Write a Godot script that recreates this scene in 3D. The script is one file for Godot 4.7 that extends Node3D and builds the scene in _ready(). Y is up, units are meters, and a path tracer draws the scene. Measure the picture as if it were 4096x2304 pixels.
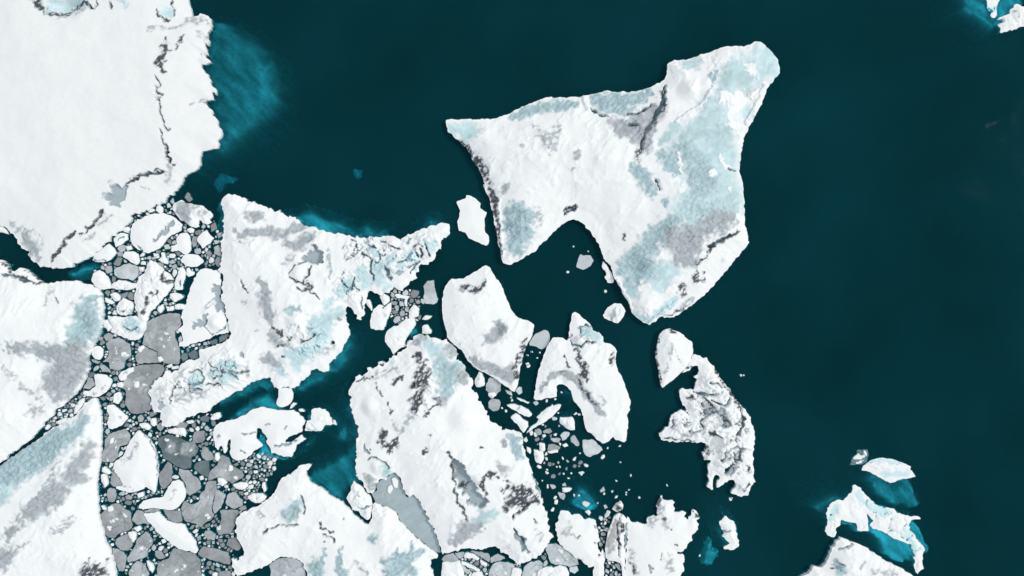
extends Node3D
# Icebergs and floes in dark glacial lagoon water, seen straight down from a drone.
# Outlines were traced on the photograph in its pixels (4096 x 2304); one pixel is 5 cm on the water. y is up, the water surface is y = 0.

const EYE := 135.7          # metres above the water
const PX := 0.05            # metres per photograph pixel on the water
const SNOW := Vector3(0.85, 0.87, 0.88)
const DIRT := Vector3(0.075, 0.09, 0.105)
const BARE := Vector3(0.42, 0.465, 0.495)
const RIPPLED_BLUE := Vector3(0.40, 0.545, 0.595)
const BLUE := Vector3(0.51, 0.68, 0.725)
const POND := Vector3(0.36, 0.44, 0.48)
const WET := Vector3(0.26, 0.40, 0.46)
const AWASH := Vector3(0.58, 0.77, 0.81)
const CLEAR := Vector3(0.12, 0.22, 0.25)
const GREY := Vector3(0.345, 0.37, 0.385)
const LIGHT_GREY := Vector3(0.50, 0.55, 0.575)
const DARK_GREY := Vector3(0.15, 0.20, 0.22)

var n_big := FastNoiseLite.new()
var n_mid := FastNoiseLite.new()
var n_fine := FastNoiseLite.new()
var n_cell := FastNoiseLite.new()
var n_block := FastNoiseLite.new()
var n_edge := FastNoiseLite.new()
var n_rip := FastNoiseLite.new()
var M := {}
var taken := {}
var landmarks := []   # [outline, the words that find it]
var rng := RandomNumberGenerator.new()
var busy := PackedByteArray()   # 1024 x 576 raster of the water that ice already covers

func _ready() -> void:
	# --- camera, sky, sun, exposure
	var cam := Camera3D.new()
	cam.name = "camera"
	cam.fov = 46.0
	cam.near = 1.0
	cam.far = 600.0
	cam.position = Vector3(0, EYE, 0)
	cam.rotation_degrees = Vector3(-90, 0, 0)
	add_child(cam)
	var env := Environment.new()
	env.background_mode = Environment.BG_SKY
	var sky := Sky.new()
	var sm := ProceduralSkyMaterial.new()
	sm.sky_top_color = Color(0.86, 0.885, 0.905)
	sm.sky_horizon_color = Color(0.80, 0.83, 0.85)
	sm.sky_curve = 0.25
	sm.ground_bottom_color = Color(0.30, 0.34, 0.36)
	sm.ground_horizon_color = Color(0.80, 0.83, 0.85)
	sm.sun_angle_max = 1.0
	sky.sky_material = sm
	env.sky = sky
	env.tonemap_mode = Environment.TONE_MAPPER_LINEAR
	env.tonemap_exposure = 0.945
	env.volumetric_fog_enabled = true
	env.volumetric_fog_density = 0.0
	env.sdfgi_enabled = true
	env.ssao_enabled = true
	env.ssil_enabled = true
	var we := WorldEnvironment.new()
	we.name = "environment"
	we.environment = env
	add_child(we)
	var sun := DirectionalLight3D.new()
	sun.name = "sun"
	sun.light_energy = 0.6
	sun.light_angular_distance = 10.0
	sun.light_color = Color(1.0, 0.975, 0.94)
	sun.shadow_enabled = true
	sun.basis = Basis.looking_at(Vector3(-1.05, -1.0, 0.22).normalized(), Vector3.UP)
	add_child(sun)

	setup()
	lagoon()
	bergs()
	floes()
	brash()

# ---------------------------------------------------------------- helpers
func setup() -> void:
	rng.seed = 7
	busy.resize(1024 * 576)
	for a in [[n_big, 0.045, 3], [n_mid, 0.22, 3], [n_fine, 0.9, 2], [n_edge, 0.55, 3]]:
		a[0].seed = 11 + int(a[1] * 100)
		a[0].noise_type = FastNoiseLite.TYPE_SIMPLEX_SMOOTH
		a[0].frequency = a[1]
		a[0].fractal_type = FastNoiseLite.FRACTAL_FBM
		a[0].fractal_octaves = a[2]
	for a in [[n_cell, 1.35], [n_block, 0.20]]:
		a[0].seed = 5
		a[0].noise_type = FastNoiseLite.TYPE_CELLULAR
		a[0].cellular_distance_function = FastNoiseLite.DISTANCE_EUCLIDEAN
		a[0].frequency = a[1]
		a[0].fractal_type = FastNoiseLite.FRACTAL_NONE
	n_rip.seed = 31
	n_rip.noise_type = FastNoiseLite.TYPE_SIMPLEX_SMOOTH
	n_rip.frequency = 0.5
	n_rip.fractal_type = FastNoiseLite.FRACTAL_RIDGED
	n_rip.fractal_octaves = 3
	n_cell.cellular_return_type = FastNoiseLite.RETURN_DISTANCE
	n_block.cellular_return_type = FastNoiseLite.RETURN_DISTANCE2_SUB
	n_cell.domain_warp_enabled = true
	n_cell.domain_warp_amplitude = 0.9
	n_cell.domain_warp_frequency = 0.3
	var grain := NoiseTexture2D.new()
	grain.width = 512
	grain.height = 512
	grain.seamless = true
	var gn := FastNoiseLite.new()
	gn.seed = 3
	gn.frequency = 0.06
	gn.fractal_octaves = 4
	grain.noise = gn
	M.snow = ice_material("snow_and_ice", 0.85, 0.3, grain, 0.15)
	M.blue = ice_material("blue_glacier_ice", 0.5, 0.4, grain, 0.6)
	M.pond = ice_material("frozen_melt_water", 0.4, 0.35, grain, 0.25)
	M.plate = ice_material("grey_thin_ice", 0.6, 0.3, grain, 0.35)

func ice_material(called: String, rough: float, spec: float, grain: Texture2D, relief: float) -> StandardMaterial3D:
	var m := StandardMaterial3D.new()
	m.resource_name = called
	m.vertex_color_use_as_albedo = true
	m.roughness = rough
	m.metallic_specular = spec
	m.uv1_triplanar = true
	m.uv1_world_triplanar = true
	m.uv1_scale = Vector3(0.11, 0.11, 0.11)
	m.heightmap_enabled = true
	m.heightmap_texture = grain
	m.heightmap_scale = relief * 10.0
	return m

func numbered(called: String) -> String:
	var k: int = taken.get(called, 0)
	taken[called] = k + 1
	return called if k == 0 else "%s_%03d" % [called, k]

func thing(called: String, label: String, category: String, group := "") -> Node3D:
	var o := Node3D.new()
	o.name = numbered(called)
	o.set_meta("label", label)
	o.set_meta("category", category)
	if group:
		o.set_meta("group", group)
	add_child(o)
	return o

func spot(x: float, y: float, h: float) -> Vector2:
	return Vector2(x - 2048.0, y - 1152.0) * (PX * (EYE - h) / EYE)

# traced corners -> a closed, gently rounded and finely roughened outline in metres
func outline(px: Array, h: float, rough: float, round_off := 0.3) -> PackedVector2Array:
	var c := PackedVector2Array()
	for i in range(0, px.size(), 2):
		c.append(spot(px[i], px[i + 1], h))
	var out := PackedVector2Array()
	var n := c.size()
	for i in n:
		var a := c[(i + n - 1) % n]
		var b := c[i]
		var d := c[(i + 1) % n]
		var e := c[(i + 2) % n]
		var long := b.distance_to(d)
		var steps := maxi(1, int(ceil(long / 0.35)))
		for k in steps:
			var t := float(k) / steps
			var flat := b.lerp(d, t)
			var bend := b.cubic_interpolate(d, a, e, t)
			var off := (bend - flat).limit_length(long * 0.25)
			var p := flat + off * round_off
			p += Vector2(n_edge.get_noise_2d(p.x * 1.6, p.y * 1.6), n_edge.get_noise_2d(p.y * 1.6 + 91.0, p.x * 1.6 - 37.0)) * rough * 2.8
			out.append(p)
	return out

# melt ripples: crinkled crests, drawn out along the old flow of the glacier; -1 to 1
func ripple(x: float, z: float, fine := 1.0) -> float:
	return n_rip.get_noise_2d((0.84 * x - 0.54 * z) * 0.6 * fine, (0.54 * x + 0.84 * z) * 1.35 * fine)

func smooth(a: float, b: float, x: float) -> float:
	var t := clampf((x - a) / (b - a), 0.0, 1.0)
	return t * t * (3.0 - 2.0 * t)

# The one sculptor: a sheet of cells over an outline, raised by the distance from its rim, shaped and coloured by strokes, with walls down into the water.
# o: e rim height, H height, w rise width, cell, color, bump, wall (depth of the walls), sunk [depth inside, depth at rim] for ice under water, flat (no classes)
func sculpt(parent: Node3D, poly: PackedVector2Array, o: Dictionary, strokes: Array, level: float) -> void:
	var s: float = o.cell
	var lo := poly[0]
	var hi := poly[0]
	for p in poly:
		lo = lo.min(p)
		hi = hi.max(p)
	var x0: float = lo.x - 2.0 * s
	var z0: float = lo.y - 2.0 * s
	var nx := int((hi.x - lo.x) / s) + 5
	var nz := int((hi.y - lo.y) / s) + 5
	var total := nx * nz
	var inside := PackedByteArray()
	inside.resize(total)
	var np := poly.size()
	var crossings := []
	crossings.resize(nz)
	for j in nz:
		crossings[j] = PackedFloat32Array()
	for i in np:
		var a := poly[i]
		var b := poly[(i + 1) % np]
		if a.y > b.y:
			var t := a
			a = b
			b = t
		if b.y - a.y < 1e-9:
			continue
		var slope := (b.x - a.x) / (b.y - a.y)
		for j in range(maxi(0, int(ceil((a.y - z0) / s))), mini(nz, int(ceil((b.y - z0) / s)))):
			crossings[j].append(a.x + (z0 + j * s - a.y) * slope)
	for j in nz:
		var xs: PackedFloat32Array = crossings[j]
		xs.sort()
		for k in range(0, xs.size() - 1, 2):
			for i in range(maxi(0, int(ceil((xs[k] - x0) / s))), mini(nx, int(floor((xs[k + 1] - x0) / s)) + 1)):
				inside[j * nx + i] = 1
	# distance from the rim
	var dist := PackedFloat32Array()
	dist.resize(total)
	for k in total:
		dist[k] = 1e4 if inside[k] else 0.0
	var dg := s * 1.4142
	for j in range(1, nz - 1):
		for i in range(1, nx - 1):
			var k := j * nx + i
			if inside[k]:
				dist[k] = minf(minf(dist[k - 1], dist[k - nx]) + s, minf(dist[k - nx - 1], dist[k - nx + 1]) + dg)
	for j in range(nz - 2, 0, -1):
		for i in range(nx - 2, 0, -1):
			var k := j * nx + i
			if inside[k]:
				dist[k] = minf(dist[k], minf(minf(dist[k + 1], dist[k + nx]) + s, minf(dist[k + nx + 1], dist[k + nx - 1]) + dg))
	# base relief and colour
	var hh := PackedFloat32Array()
	hh.resize(total)
	var col := PackedVector3Array()
	col.resize(total)
	var cls := PackedByteArray()
	cls.resize(total)
	var rim: float = o.e
	var top: float = o.H
	var width: float = o.w
	var bump: float = o.get("bump", 1.0)
	var rub: float = o.get("rub", 0.0)
	var base: Vector3 = o.color
	var white := base.x > 0.7
	var sunk: Array = o.get("sunk", [])
	var folds: float = o.get("folds", 1.0)
	var streak: float = o.get("streak", 0.0)
	for j in nz:
		var z := z0 + j * s
		for i in nx:
			var k := j * nx + i
			if not inside[k]:
				continue
			var x := x0 + i * s
			var d := dist[k]
			var nb := n_big.get_noise_2d(x, z)
			var nm := n_mid.get_noise_2d(x, z)
			var nf := n_fine.get_noise_2d(x, z)
			if sunk:
				var q := smooth(0.0, width, d * (1.0 + 0.25 * nm) + 0.2 * width * nb * minf(1.0, d))
				var rill := n_mid.get_noise_2d((x + z) * 0.35, (z - x) * 1.3)
				hh[k] = -lerpf(sunk[1], sunk[0], q) + (0.35 * nm + 0.8 * nb + 0.5 * rill) * minf(1.0, sunk[1] / 4.0) + 0.06 * nf
				hh[k] = minf(hh[k], -0.12)
				var mott := (0.92 + 0.22 * nm + 0.18 * nf + 0.4 * rill) * (1.0 - 0.35 * smooth(0.25, 0.6, nf + 0.3 * nm))
				col[k] = base * mott
			else:
				var away := minf(1.0, d / 2.5)
				var h := rim + (top - rim) * (1.0 - exp(-d / width))
				h += bump * (nb * 0.26 * top * away + nm * 0.10 * away + nf * 0.006)
				if rub > 0.0:
					var f := n_block.get_noise_2d(x * 1.6 + nm, z * 1.6 + nf) + 1.0
					h += rub * (1.6 * minf(f, 0.7) + 1.3 * nm + 0.5 * nf - 2.2 * (1.0 - smooth(0.0, 0.14, f)) * smooth(-0.15, 0.25, nb + nm)) * minf(1.0, d)
				hh[k] = h
				if white and bump > 0.9:
					# low drifts and a few broken wrinkles in the snow
					var q := smooth(0.16, 0.5, nm + 0.5 * nb)
					hh[k] = h + 0.03 * n_mid.get_noise_2d((0.84 * x - 0.54 * z) * 0.5, (0.54 * x + 0.84 * z) * 1.5) + q * 0.16 * maxf(0.0, ripple(x, z, 0.8)) + 0.24 * folds * smooth(-0.15, 0.3, n_big.get_noise_2d(z * 2.0 + 300.0, x * 2.0)) * maxf(0.0, ripple(z, x, 0.3) + 0.1)
				col[k] = base * (1.0 + 0.02 * nm + (0.02 if white else 0.16) * nf + (0.0 if white else 0.26 * nm + 0.22 * nb))
	# strokes
	var scale_px := PX * (EYE - level) / EYE
	for st in strokes:
		var kind: String = st[0]
		var pts: Array = st[1]
		var n := pts.size() / 3
		var sx := PackedFloat32Array()
		var sz := PackedFloat32Array()
		var sr := PackedFloat32Array()
		var bx0 := 1e9
		var bz0 := 1e9
		var bx1 := -1e9
		var bz1 := -1e9
		var rmax := 0.0
		for a in n:
			var w2 := spot(pts[a * 3], pts[a * 3 + 1], level)
			var r: float = pts[a * 3 + 2] * scale_px
			if kind == "b" or kind == "k" or kind == "g":
				r *= 1.12
			if kind == "c" or kind == "d":
				r = maxf(r, 0.24)
			sx.append(w2.x)
			sz.append(w2.y)
			sr.append(r)
			rmax = maxf(rmax, r)
			bx0 = minf(bx0, w2.x - r * 1.5)
			bx1 = maxf(bx1, w2.x + r * 1.5)
			bz0 = minf(bz0, w2.y - r * 1.5)
			bz1 = maxf(bz1, w2.y + r * 1.5)
		var bend: float = {"h": 0.0, "v": 0.0, "P": 0.0, "L": 0.0, "G": 0.0, "o": 0.3, "x": 0.4, "c": 0.5, "w": 0.5, "p": 0.9}.get(kind, minf(1.4, 0.4 + rmax * 0.45))
		bx0 -= bend
		bz0 -= bend
		bx1 += bend
		bz1 += bend
		var i0 := clampi(int((bx0 - x0) / s), 0, nx)
		var i1 := clampi(int((bx1 - x0) / s) + 2, 0, nx)
		var j0 := clampi(int((bz0 - z0) / s), 0, nz)
		var j1 := clampi(int((bz1 - z0) / s) + 2, 0, nz)
		var pond_level := 1e9
		if kind == "p":
			for a in n:
				var ci := int((sx[a] - x0) / s)
				var cj := int((sz[a] - z0) / s)
				if ci > 0 and cj > 0 and ci < nx and cj < nz and inside[cj * nx + ci]:
					pond_level = minf(pond_level, hh[cj * nx + ci])
			pond_level = maxf(0.08, pond_level - 0.25)
		for j in range(j0, j1):
			var z := z0 + j * s
			for i in range(i0, i1):
				var k := j * nx + i
				if not inside[k]:
					continue
				var x := x0 + i * s
				var wx := x + bend * n_edge.get_noise_2d(x, z)
				var wz := z + bend * n_edge.get_noise_2d(z + 55.0, x - 23.0)
				var u := -9.0
				for a in n:
					var b := maxi(a - 1, 0)
					var ex := sx[a] - sx[b]
					var ez := sz[a] - sz[b]
					var ll := ex * ex + ez * ez
					var t := 0.0
					if ll > 0.0:
						t = clampf(((wx - sx[b]) * ex + (wz - sz[b]) * ez) / ll, 0.0, 1.0)
					var gx := wx - sx[b] - ex * t
					var gz := wz - sz[b] - ez * t
					u = maxf(u, 1.0 - sqrt(gx * gx + gz * gz) / (sr[b] + (sr[a] - sr[b]) * t))
				if u < -0.5:
					continue
				var nm := n_mid.get_noise_2d((0.84 * x - 0.54 * z) * 1.0 + 40.0, (0.54 * x + 0.84 * z) * 2.6)
				var nf := n_fine.get_noise_2d(x, z + 70.0)
				match kind:
					"h":
						hh[k] += 0.9 * smooth(0.0, 1.0, u)
					"v":
						hh[k] -= minf(1.5, hh[k] * 0.55) * smooth(0.0, 1.0, u)
					"r":
						var m := smooth(0.0, 0.5, u)
						var f := n_block.get_noise_2d(wx, wz) + 1.0
						var f2 := n_block.get_noise_2d(wx * 2.3 + 9.0, wz * 2.3) + 1.0
						var seam := (1.0 - smooth(0.02, 0.10, f)) * smooth(-0.1, 0.25, nm) + 0.35 * (1.0 - smooth(0.02, 0.12, f2)) * smooth(0.05, 0.3, nm)
						hh[k] += m * minf(1.0, dist[k] * 0.6) * (0.9 * minf(f, 0.8) + 0.45 * minf(f2, 0.6) + 0.4 * nm - 0.9 * minf(seam, 1.0))
						col[k] = col[k].lerp(WET, 0.8 * m * smooth(0.3, 0.9, seam))
					"w":
						var m := smooth(0.0, 0.6, u + 0.2 * nf)
						hh[k] += 0.4 * m
						col[k] = col[k].lerp(SNOW, m)
						if m > 0.5:
							cls[k] = 0
					"W":
						var m := smooth(0.0, 0.25, u + 0.35 * nm + 0.25 * nf)
						hh[k] += 0.14 * m
						col[k] = col[k].lerp(SNOW, m)
						if m > 0.5:
							cls[k] = 0
					"c":
						var m := smooth(0.0, 0.9, u + 0.35 * nf)
						hh[k] -= m * minf(1.4, maxf(0.5, hh[k] * 0.8))
						col[k] = col[k].lerp(WET, smooth(0.3, 0.9, m))
					"d":
						var m := smooth(-0.35, 0.5, u + 0.45 * nm + 0.2 * nf)
						var g := ripple(x, z, 1.15)
						var g2 := ripple(z * 0.8 + 31.0, x * 0.8, 1.5)
						var line := maxf(smooth(0.12, 0.6, g + 0.2 * u + 0.3 * nm), smooth(0.22, 0.7, g2 + 0.2 * u + 0.3 * nm))
						hh[k] += m * (0.26 * g + 0.2 * g2 + 0.2 * nf - 0.1)
						col[k] = col[k].lerp(BARE.lerp(DIRT, smooth(0.15, 0.8, line)), m * clampf(0.10 + 0.15 * u + 0.85 * line, 0.0, 1.0))
						if m > 0.5:
							cls[k] = 4
					"s":
						var m := smooth(-0.4, 0.8, u + 0.5 * nm)
						var g := ripple(x, z, 1.0)
						hh[k] += m * (0.24 * g + 0.12 * nf)
						col[k] = col[k].lerp(BARE, m * clampf(0.12 + 0.85 * smooth(0.0, 0.6, g + 0.5 * nf), 0.0, 1.0))
					"S":
						var m := smooth(0.0, 0.3, u)
						var g := n_fine.get_noise_2d(x * 2.2 + z * 0.5, z * 0.35)
						hh[k] += 0.06 * m * g
						col[k] = col[k].lerp(Vector3(0.48, 0.48, 0.47) * (1.0 + 0.4 * g), m)
						if m > 0.5:
							cls[k] = 3
					"g", "k":
						var m := smooth(-0.45, 0.5, u + 0.2 * nm + 0.15 * nf)
						var g := ripple(x, z)
						hh[k] += m * (0.20 * g + 0.10 * nf)
						var tint := BARE if kind == "g" else RIPPLED_BLUE
						col[k] = col[k].lerp(tint * (1.0 + 0.15 * nm + 0.14 * nf - 0.14 * g), m)
						if m > 0.5:
							cls[k] = 3 if kind == "g" else 2
					"b":
						var m := smooth(-0.45, 0.6, u + 0.16 * nm + 0.06 * nf)
						hh[k] += m * (0.04 * nf + 0.05 * ripple(x, z, 0.7))
						col[k] = col[k].lerp(BLUE * (1.0 + 0.16 * nm + 0.06 * nf + 0.25 * n_big.get_noise_2d(x * 2.0, z * 2.0)), m)
						if m > 0.5:
							cls[k] = 2
					"p":
						var m := smooth(0.0, 0.15, u + 0.22 * nm)
						hh[k] = lerpf(hh[k], pond_level + 0.01 * nf, m)
						col[k] = col[k].lerp(POND * (1.0 + 0.10 * nm + 0.05 * nf), m)
						if m > 0.5:
							cls[k] = 1
					"P":
						col[k] = POND * (1.0 + 0.12 * nm + 0.06 * nf)
					"L":
						col[k] = LIGHT_GREY * (1.0 + 0.08 * nm + 0.06 * nf)
					"G":
						col[k] = CLEAR * (1.0 + 0.4 * nm + 0.5 * nf)
					"Q":
						var m := smooth(0.0, 0.7, u + 0.3 * nm)
						hh[k] -= 0.08 * m
						col[k] = col[k].lerp(AWASH * (1.0 + 0.06 * nm), m)
					"u":
						var m := smooth(0.0, 0.8, u + 0.4 * nm)
						hh[k] = lerpf(hh[k], -0.5, m)
						col[k] = col[k].lerp(AWASH, m)
					"f":
						col[k] = col[k].lerp(LIGHT_GREY, 0.6 * smooth(-0.3, 0.9, u + 0.4 * nm + 0.3 * nf))
					"x":
						var m := smooth(0.0, 0.8, u)
						hh[k] -= 0.05 * m
						col[k] = col[k].lerp(DARK_GREY, 0.6 * m)
					"o":
						var m := smooth(0.0, 0.3, u + 0.2 * nm)
						hh[k] = lerpf(hh[k], -6.0, m)
	# rim vertices: grid points just outside, moved onto the outline
	var where := PackedVector2Array()
	where.resize(total)
	var used := PackedByteArray()
	used.resize(total)
	for j in nz:
		for i in nx:
			where[j * nx + i] = Vector2(x0 + i * s, z0 + j * s)
	var bins := {}
	var bin := 2.0
	for i in np:
		var a := poly[i]
		var b := poly[(i + 1) % np]
		var key := Vector2i(int(floor(a.x / bin)), int(floor(a.y / bin)))
		var key2 := Vector2i(int(floor(b.x / bin)), int(floor(b.y / bin)))
		if not bins.has(key):
			bins[key] = []
		bins[key].append(i)
		if key2 != key:
			if not bins.has(key2):
				bins[key2] = []
			bins[key2].append(i)
	var rims := PackedInt32Array()
	for j in range(1, nz - 1):
		for i in range(1, nx - 1):
			var k := j * nx + i
			if inside[k]:
				used[k] = 1
				continue
			var near := 0
			var sum_h := 0.0
			var sum_c := Vector3.ZERO
			for q in [k - 1, k + 1, k - nx, k + nx, k - nx - 1, k - nx + 1, k + nx - 1, k + nx + 1]:
				if inside[q]:
					near += 1
					sum_h += hh[q]
					sum_c += col[q]
			if near == 0:
				continue
			used[k] = 2
			rims.append(k)
			var p := where[k]
			var best := 1e9
			var at := p
			var bi := int(floor(p.x / bin))
			var bj := int(floor(p.y / bin))
			for ci in range(bi - 1, bi + 2):
				for cj in range(bj - 1, bj + 2):
					for e in bins.get(Vector2i(ci, cj), []):
						var c := Geometry2D.get_closest_point_to_segment(p, poly[e], poly[(e + 1) % np])
						var dd := c.distance_squared_to(p)
						if dd < best:
							best = dd
							at = c
			where[k] = at
			col[k] = sum_c / near
			hh[k] = sum_h / near
			if not sunk:
				hh[k] = minf(hh[k], rim * (1.1 + 0.35 * n_mid.get_noise_2d(at.x * 2.0, at.y * 2.0)))
	# cells and their classes
	var mx := nx - 1
	var cell := PackedByteArray()   # 0 none, else 1 + class
	cell.resize(total)
	for j in range(1, nz - 2):
		for i in range(1, nx - 2):
			var k := j * nx + i
			if used[k] and used[k + 1] and used[k + nx] and used[k + nx + 1] and (used[k] == 1 or used[k + 1] == 1 or used[k + nx] == 1 or used[k + nx + 1] == 1):
				cell[k] = 1 + cls[k]
	var part := PackedInt32Array()
	part.resize(total)
	var parts := [[0, 0]]
	if not o.get("flat", false):
		var least: int = int(3.5 / (s * s))
		for j in range(1, nz - 2):
			for i in range(1, nx - 2):
				var k := j * nx + i
				if cell[k] < 2 or part[k] != 0:
					continue
				var id := parts.size()
				var kind := cell[k]
				var todo := PackedInt32Array([k])
				part[k] = id
				var at := 0
				while at < todo.size():
					var q := todo[at]
					at += 1
					for r in [q - 1, q + 1, q - nx, q + nx]:
						if cell[r] == kind and part[r] == 0:
							part[r] = id
							todo.append(r)
				if todo.size() < least:
					for q in todo:
						part[q] = -1
				else:
					parts.append([kind - 1, todo.size()])
	for id in parts.size():
		var index := PackedInt32Array()
		var verts := PackedVector3Array()
		var norms := PackedVector3Array()
		var cols := PackedColorArray()
		var slot := PackedInt32Array()
		slot.resize(total)
		for j in range(1, nz - 2):
			for i in range(1, nx - 2):
				var k := j * nx + i
				if cell[k] == 0 or maxi(part[k], 0) != id:
					continue
				var four := [k, k + 1, k + nx, k + nx + 1]
				for q in four:
					if slot[q] == 0:
						verts.append(Vector3(where[q].x, hh[q], where[q].y))
						var hl := hh[q - 1] if used[q - 1] == 1 else hh[q]
						var hr := hh[q + 1] if used[q + 1] == 1 else hh[q]
						var hu := hh[q - nx] if used[q - nx] == 1 else hh[q]
						var hd := hh[q + nx] if used[q + nx] == 1 else hh[q]
						norms.append(Vector3(hl - hr, 2.0 * s, hu - hd).normalized())
						cols.append(Color(col[q].x, col[q].y, col[q].z))
						slot[q] = verts.size()
				var a := slot[k] - 1
				var b := slot[k + 1] - 1
				var c := slot[k + nx] - 1
				var d := slot[k + nx + 1] - 1
				if absf(hh[k] - hh[k + nx + 1]) < absf(hh[k + 1] - hh[k + nx]):
					index.append_array(PackedInt32Array([a, b, d, a, d, c]))
				else:
					index.append_array(PackedInt32Array([a, b, c, b, d, c]))
		if id == 0:
			# walls
			var foot: float = o.get("wall", 1.0)
			var flare: float = o.get("flare", 0.0)
			for j in range(1, nz - 2):
				for i in range(1, nx - 2):
					var k := j * nx + i
					if cell[k] == 0:
						continue
					for side in [[k - nx, k, k + 1], [k + nx, k + nx + 1, k + nx], [k - 1, k + nx, k], [k + 1, k + 1, k + nx + 1]]:
						if cell[side[0]] != 0:
							continue
						var p: int = side[1]
						var q: int = side[2]
						var pa := Vector3(where[p].x, hh[p], where[p].y)
						var pb := Vector3(where[q].x, hh[q], where[q].y)
						var along := pb - pa
						if along.length_squared() < 1e-8:
							continue
						var out := Vector3(along.z, 0.0, -along.x).normalized()
						var v := verts.size()
						var low_a := Vector3(pa.x, minf(0.0, pa.y) - foot, pa.z) + out * flare
						var low_b := Vector3(pb.x, minf(0.0, pb.y) - foot, pb.z) + out * flare
						verts.append_array(PackedVector3Array([pa, pb, low_b, low_a]))
						norms.append_array(PackedVector3Array([out, out, out, out]))
						for w in [p, q, q, p]:
							cols.append(Color(col[w].x, col[w].y, col[w].z))
						index.append_array(PackedInt32Array([v + 1, v, v + 3, v + 1, v + 3, v + 2]))
		if index.is_empty():
			continue
		var arrays := []
		arrays.resize(Mesh.ARRAY_MAX)
		arrays[Mesh.ARRAY_VERTEX] = verts
		arrays[Mesh.ARRAY_NORMAL] = norms
		arrays[Mesh.ARRAY_COLOR] = cols
		arrays[Mesh.ARRAY_INDEX] = index
		var mesh := ArrayMesh.new()
		mesh.add_surface_from_arrays(Mesh.PRIMITIVE_TRIANGLES, arrays)
		var c: int = parts[id][0]
		mesh.surface_set_material(0, o.get("material", [M.snow, M.pond, M.blue, M.snow, M.snow][c]))
		var mi: MeshInstance3D
		if id == 0 and o.has("into"):
			mi = o.into
		else:
			mi = MeshInstance3D.new()
			mi.name = o.part if id == 0 else ["", "frozen_pond", "blue_ice", "bare_ice", "dirty_ice"][c]
			parent.add_child(mi, true)
		mi.mesh = mesh

func cover(poly: PackedVector2Array) -> void:
	var np := poly.size()
	var lo := 1e9
	var hi := -1e9
	for p in poly:
		lo = minf(lo, p.y)
		hi = maxf(hi, p.y)
	for j in range(clampi(int((lo + 57.6) / 0.2), 0, 576), clampi(int((hi + 57.6) / 0.2) + 1, 0, 576)):
		var z := -57.6 + (j + 0.5) * 0.2
		var xs := PackedFloat32Array()
		for i in np:
			var a := poly[i]
			var b := poly[(i + 1) % np]
			if (a.y <= z) != (b.y <= z):
				xs.append(a.x + (z - a.y) / (b.y - a.y) * (b.x - a.x))
		xs.sort()
		for k in range(0, xs.size() - 1, 2):
			for i in range(clampi(int((xs[k] + 102.4) / 0.2), 0, 1024), clampi(int((xs[k + 1] + 102.4) / 0.2) + 1, 0, 1024)):
				busy[j * 1024 + i] = 1

# ---------------------------------------------------------------- the lagoon
func lagoon() -> void:
	var bed := MeshInstance3D.new()
	bed.name = "lake_bed"
	var pm := PlaneMesh.new()
	pm.size = Vector2(900, 900)
	bed.mesh = pm
	bed.position.y = -40.0
	var bm := StandardMaterial3D.new()
	bm.albedo_color = Color(0.10, 0.13, 0.13)
	bm.roughness = 1.0
	bed.material_override = bm
	bed.set_meta("kind", "structure")
	add_child(bed)
	var fog := FogVolume.new()
	fog.name = "water_depth"
	fog.size = Vector3(880, 38, 880)
	fog.position.y = -19.03
	var fm := FogMaterial.new()
	fm.density = 0.30
	fm.albedo = Color.BLACK
	fog.material = fm
	fog.set_meta("kind", "structure")
	add_child(fog)
	var water := MeshInstance3D.new()
	water.name = "water"
	var wp := PlaneMesh.new()
	wp.size = Vector2(880, 880)
	water.mesh = wp
	var wm := StandardMaterial3D.new()
	wm.resource_name = "lagoon_water"
	# clear glacial water: it swallows red, scatters a little teal back, and dims with depth through the volume below
	wm.refraction_enabled = true
	wm.refraction_scale = 0.007
	wm.albedo_color = Color(0.03, 0.56, 0.73, 1.0).linear_to_srgb()
	wm.albedo_color.a = 0.066
	wm.roughness = 0.0
	var silt := NoiseTexture2D.new()   # rock flour in the water, thicker in some swirls than in others
	silt.width = 1024
	silt.height = 1024
	silt.seamless = true
	var sn := FastNoiseLite.new()
	sn.seed = 77
	sn.frequency = 0.005
	sn.fractal_octaves = 5
	sn.domain_warp_enabled = true
	sn.domain_warp_amplitude = 70.0
	sn.domain_warp_frequency = 0.005
	silt.noise = sn
	var ramp := Gradient.new()
	ramp.set_color(0, Color(0.78, 0.80, 0.80))
	ramp.set_color(1, Color(1.0, 1.0, 1.0))
	silt.color_ramp = ramp
	wm.albedo_texture = silt
	wm.metallic_specular = 0.2
	var rip := NoiseTexture2D.new()
	rip.width = 512
	rip.height = 512
	rip.seamless = true
	rip.as_normal_map = true
	rip.bump_strength = 2.0
	var rn := FastNoiseLite.new()
	rn.seed = 21
	rn.frequency = 0.2
	rip.noise = rn
	wm.normal_enabled = true
	wm.normal_texture = rip
	wm.normal_scale = 0.15
	wm.uv1_triplanar = true
	wm.uv1_world_triplanar = true
	wm.uv1_scale = Vector3(0.0055, 0.0055, 0.0055)
	water.material_override = wm
	water.set_meta("kind", "structure")
	add_child(water)

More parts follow.
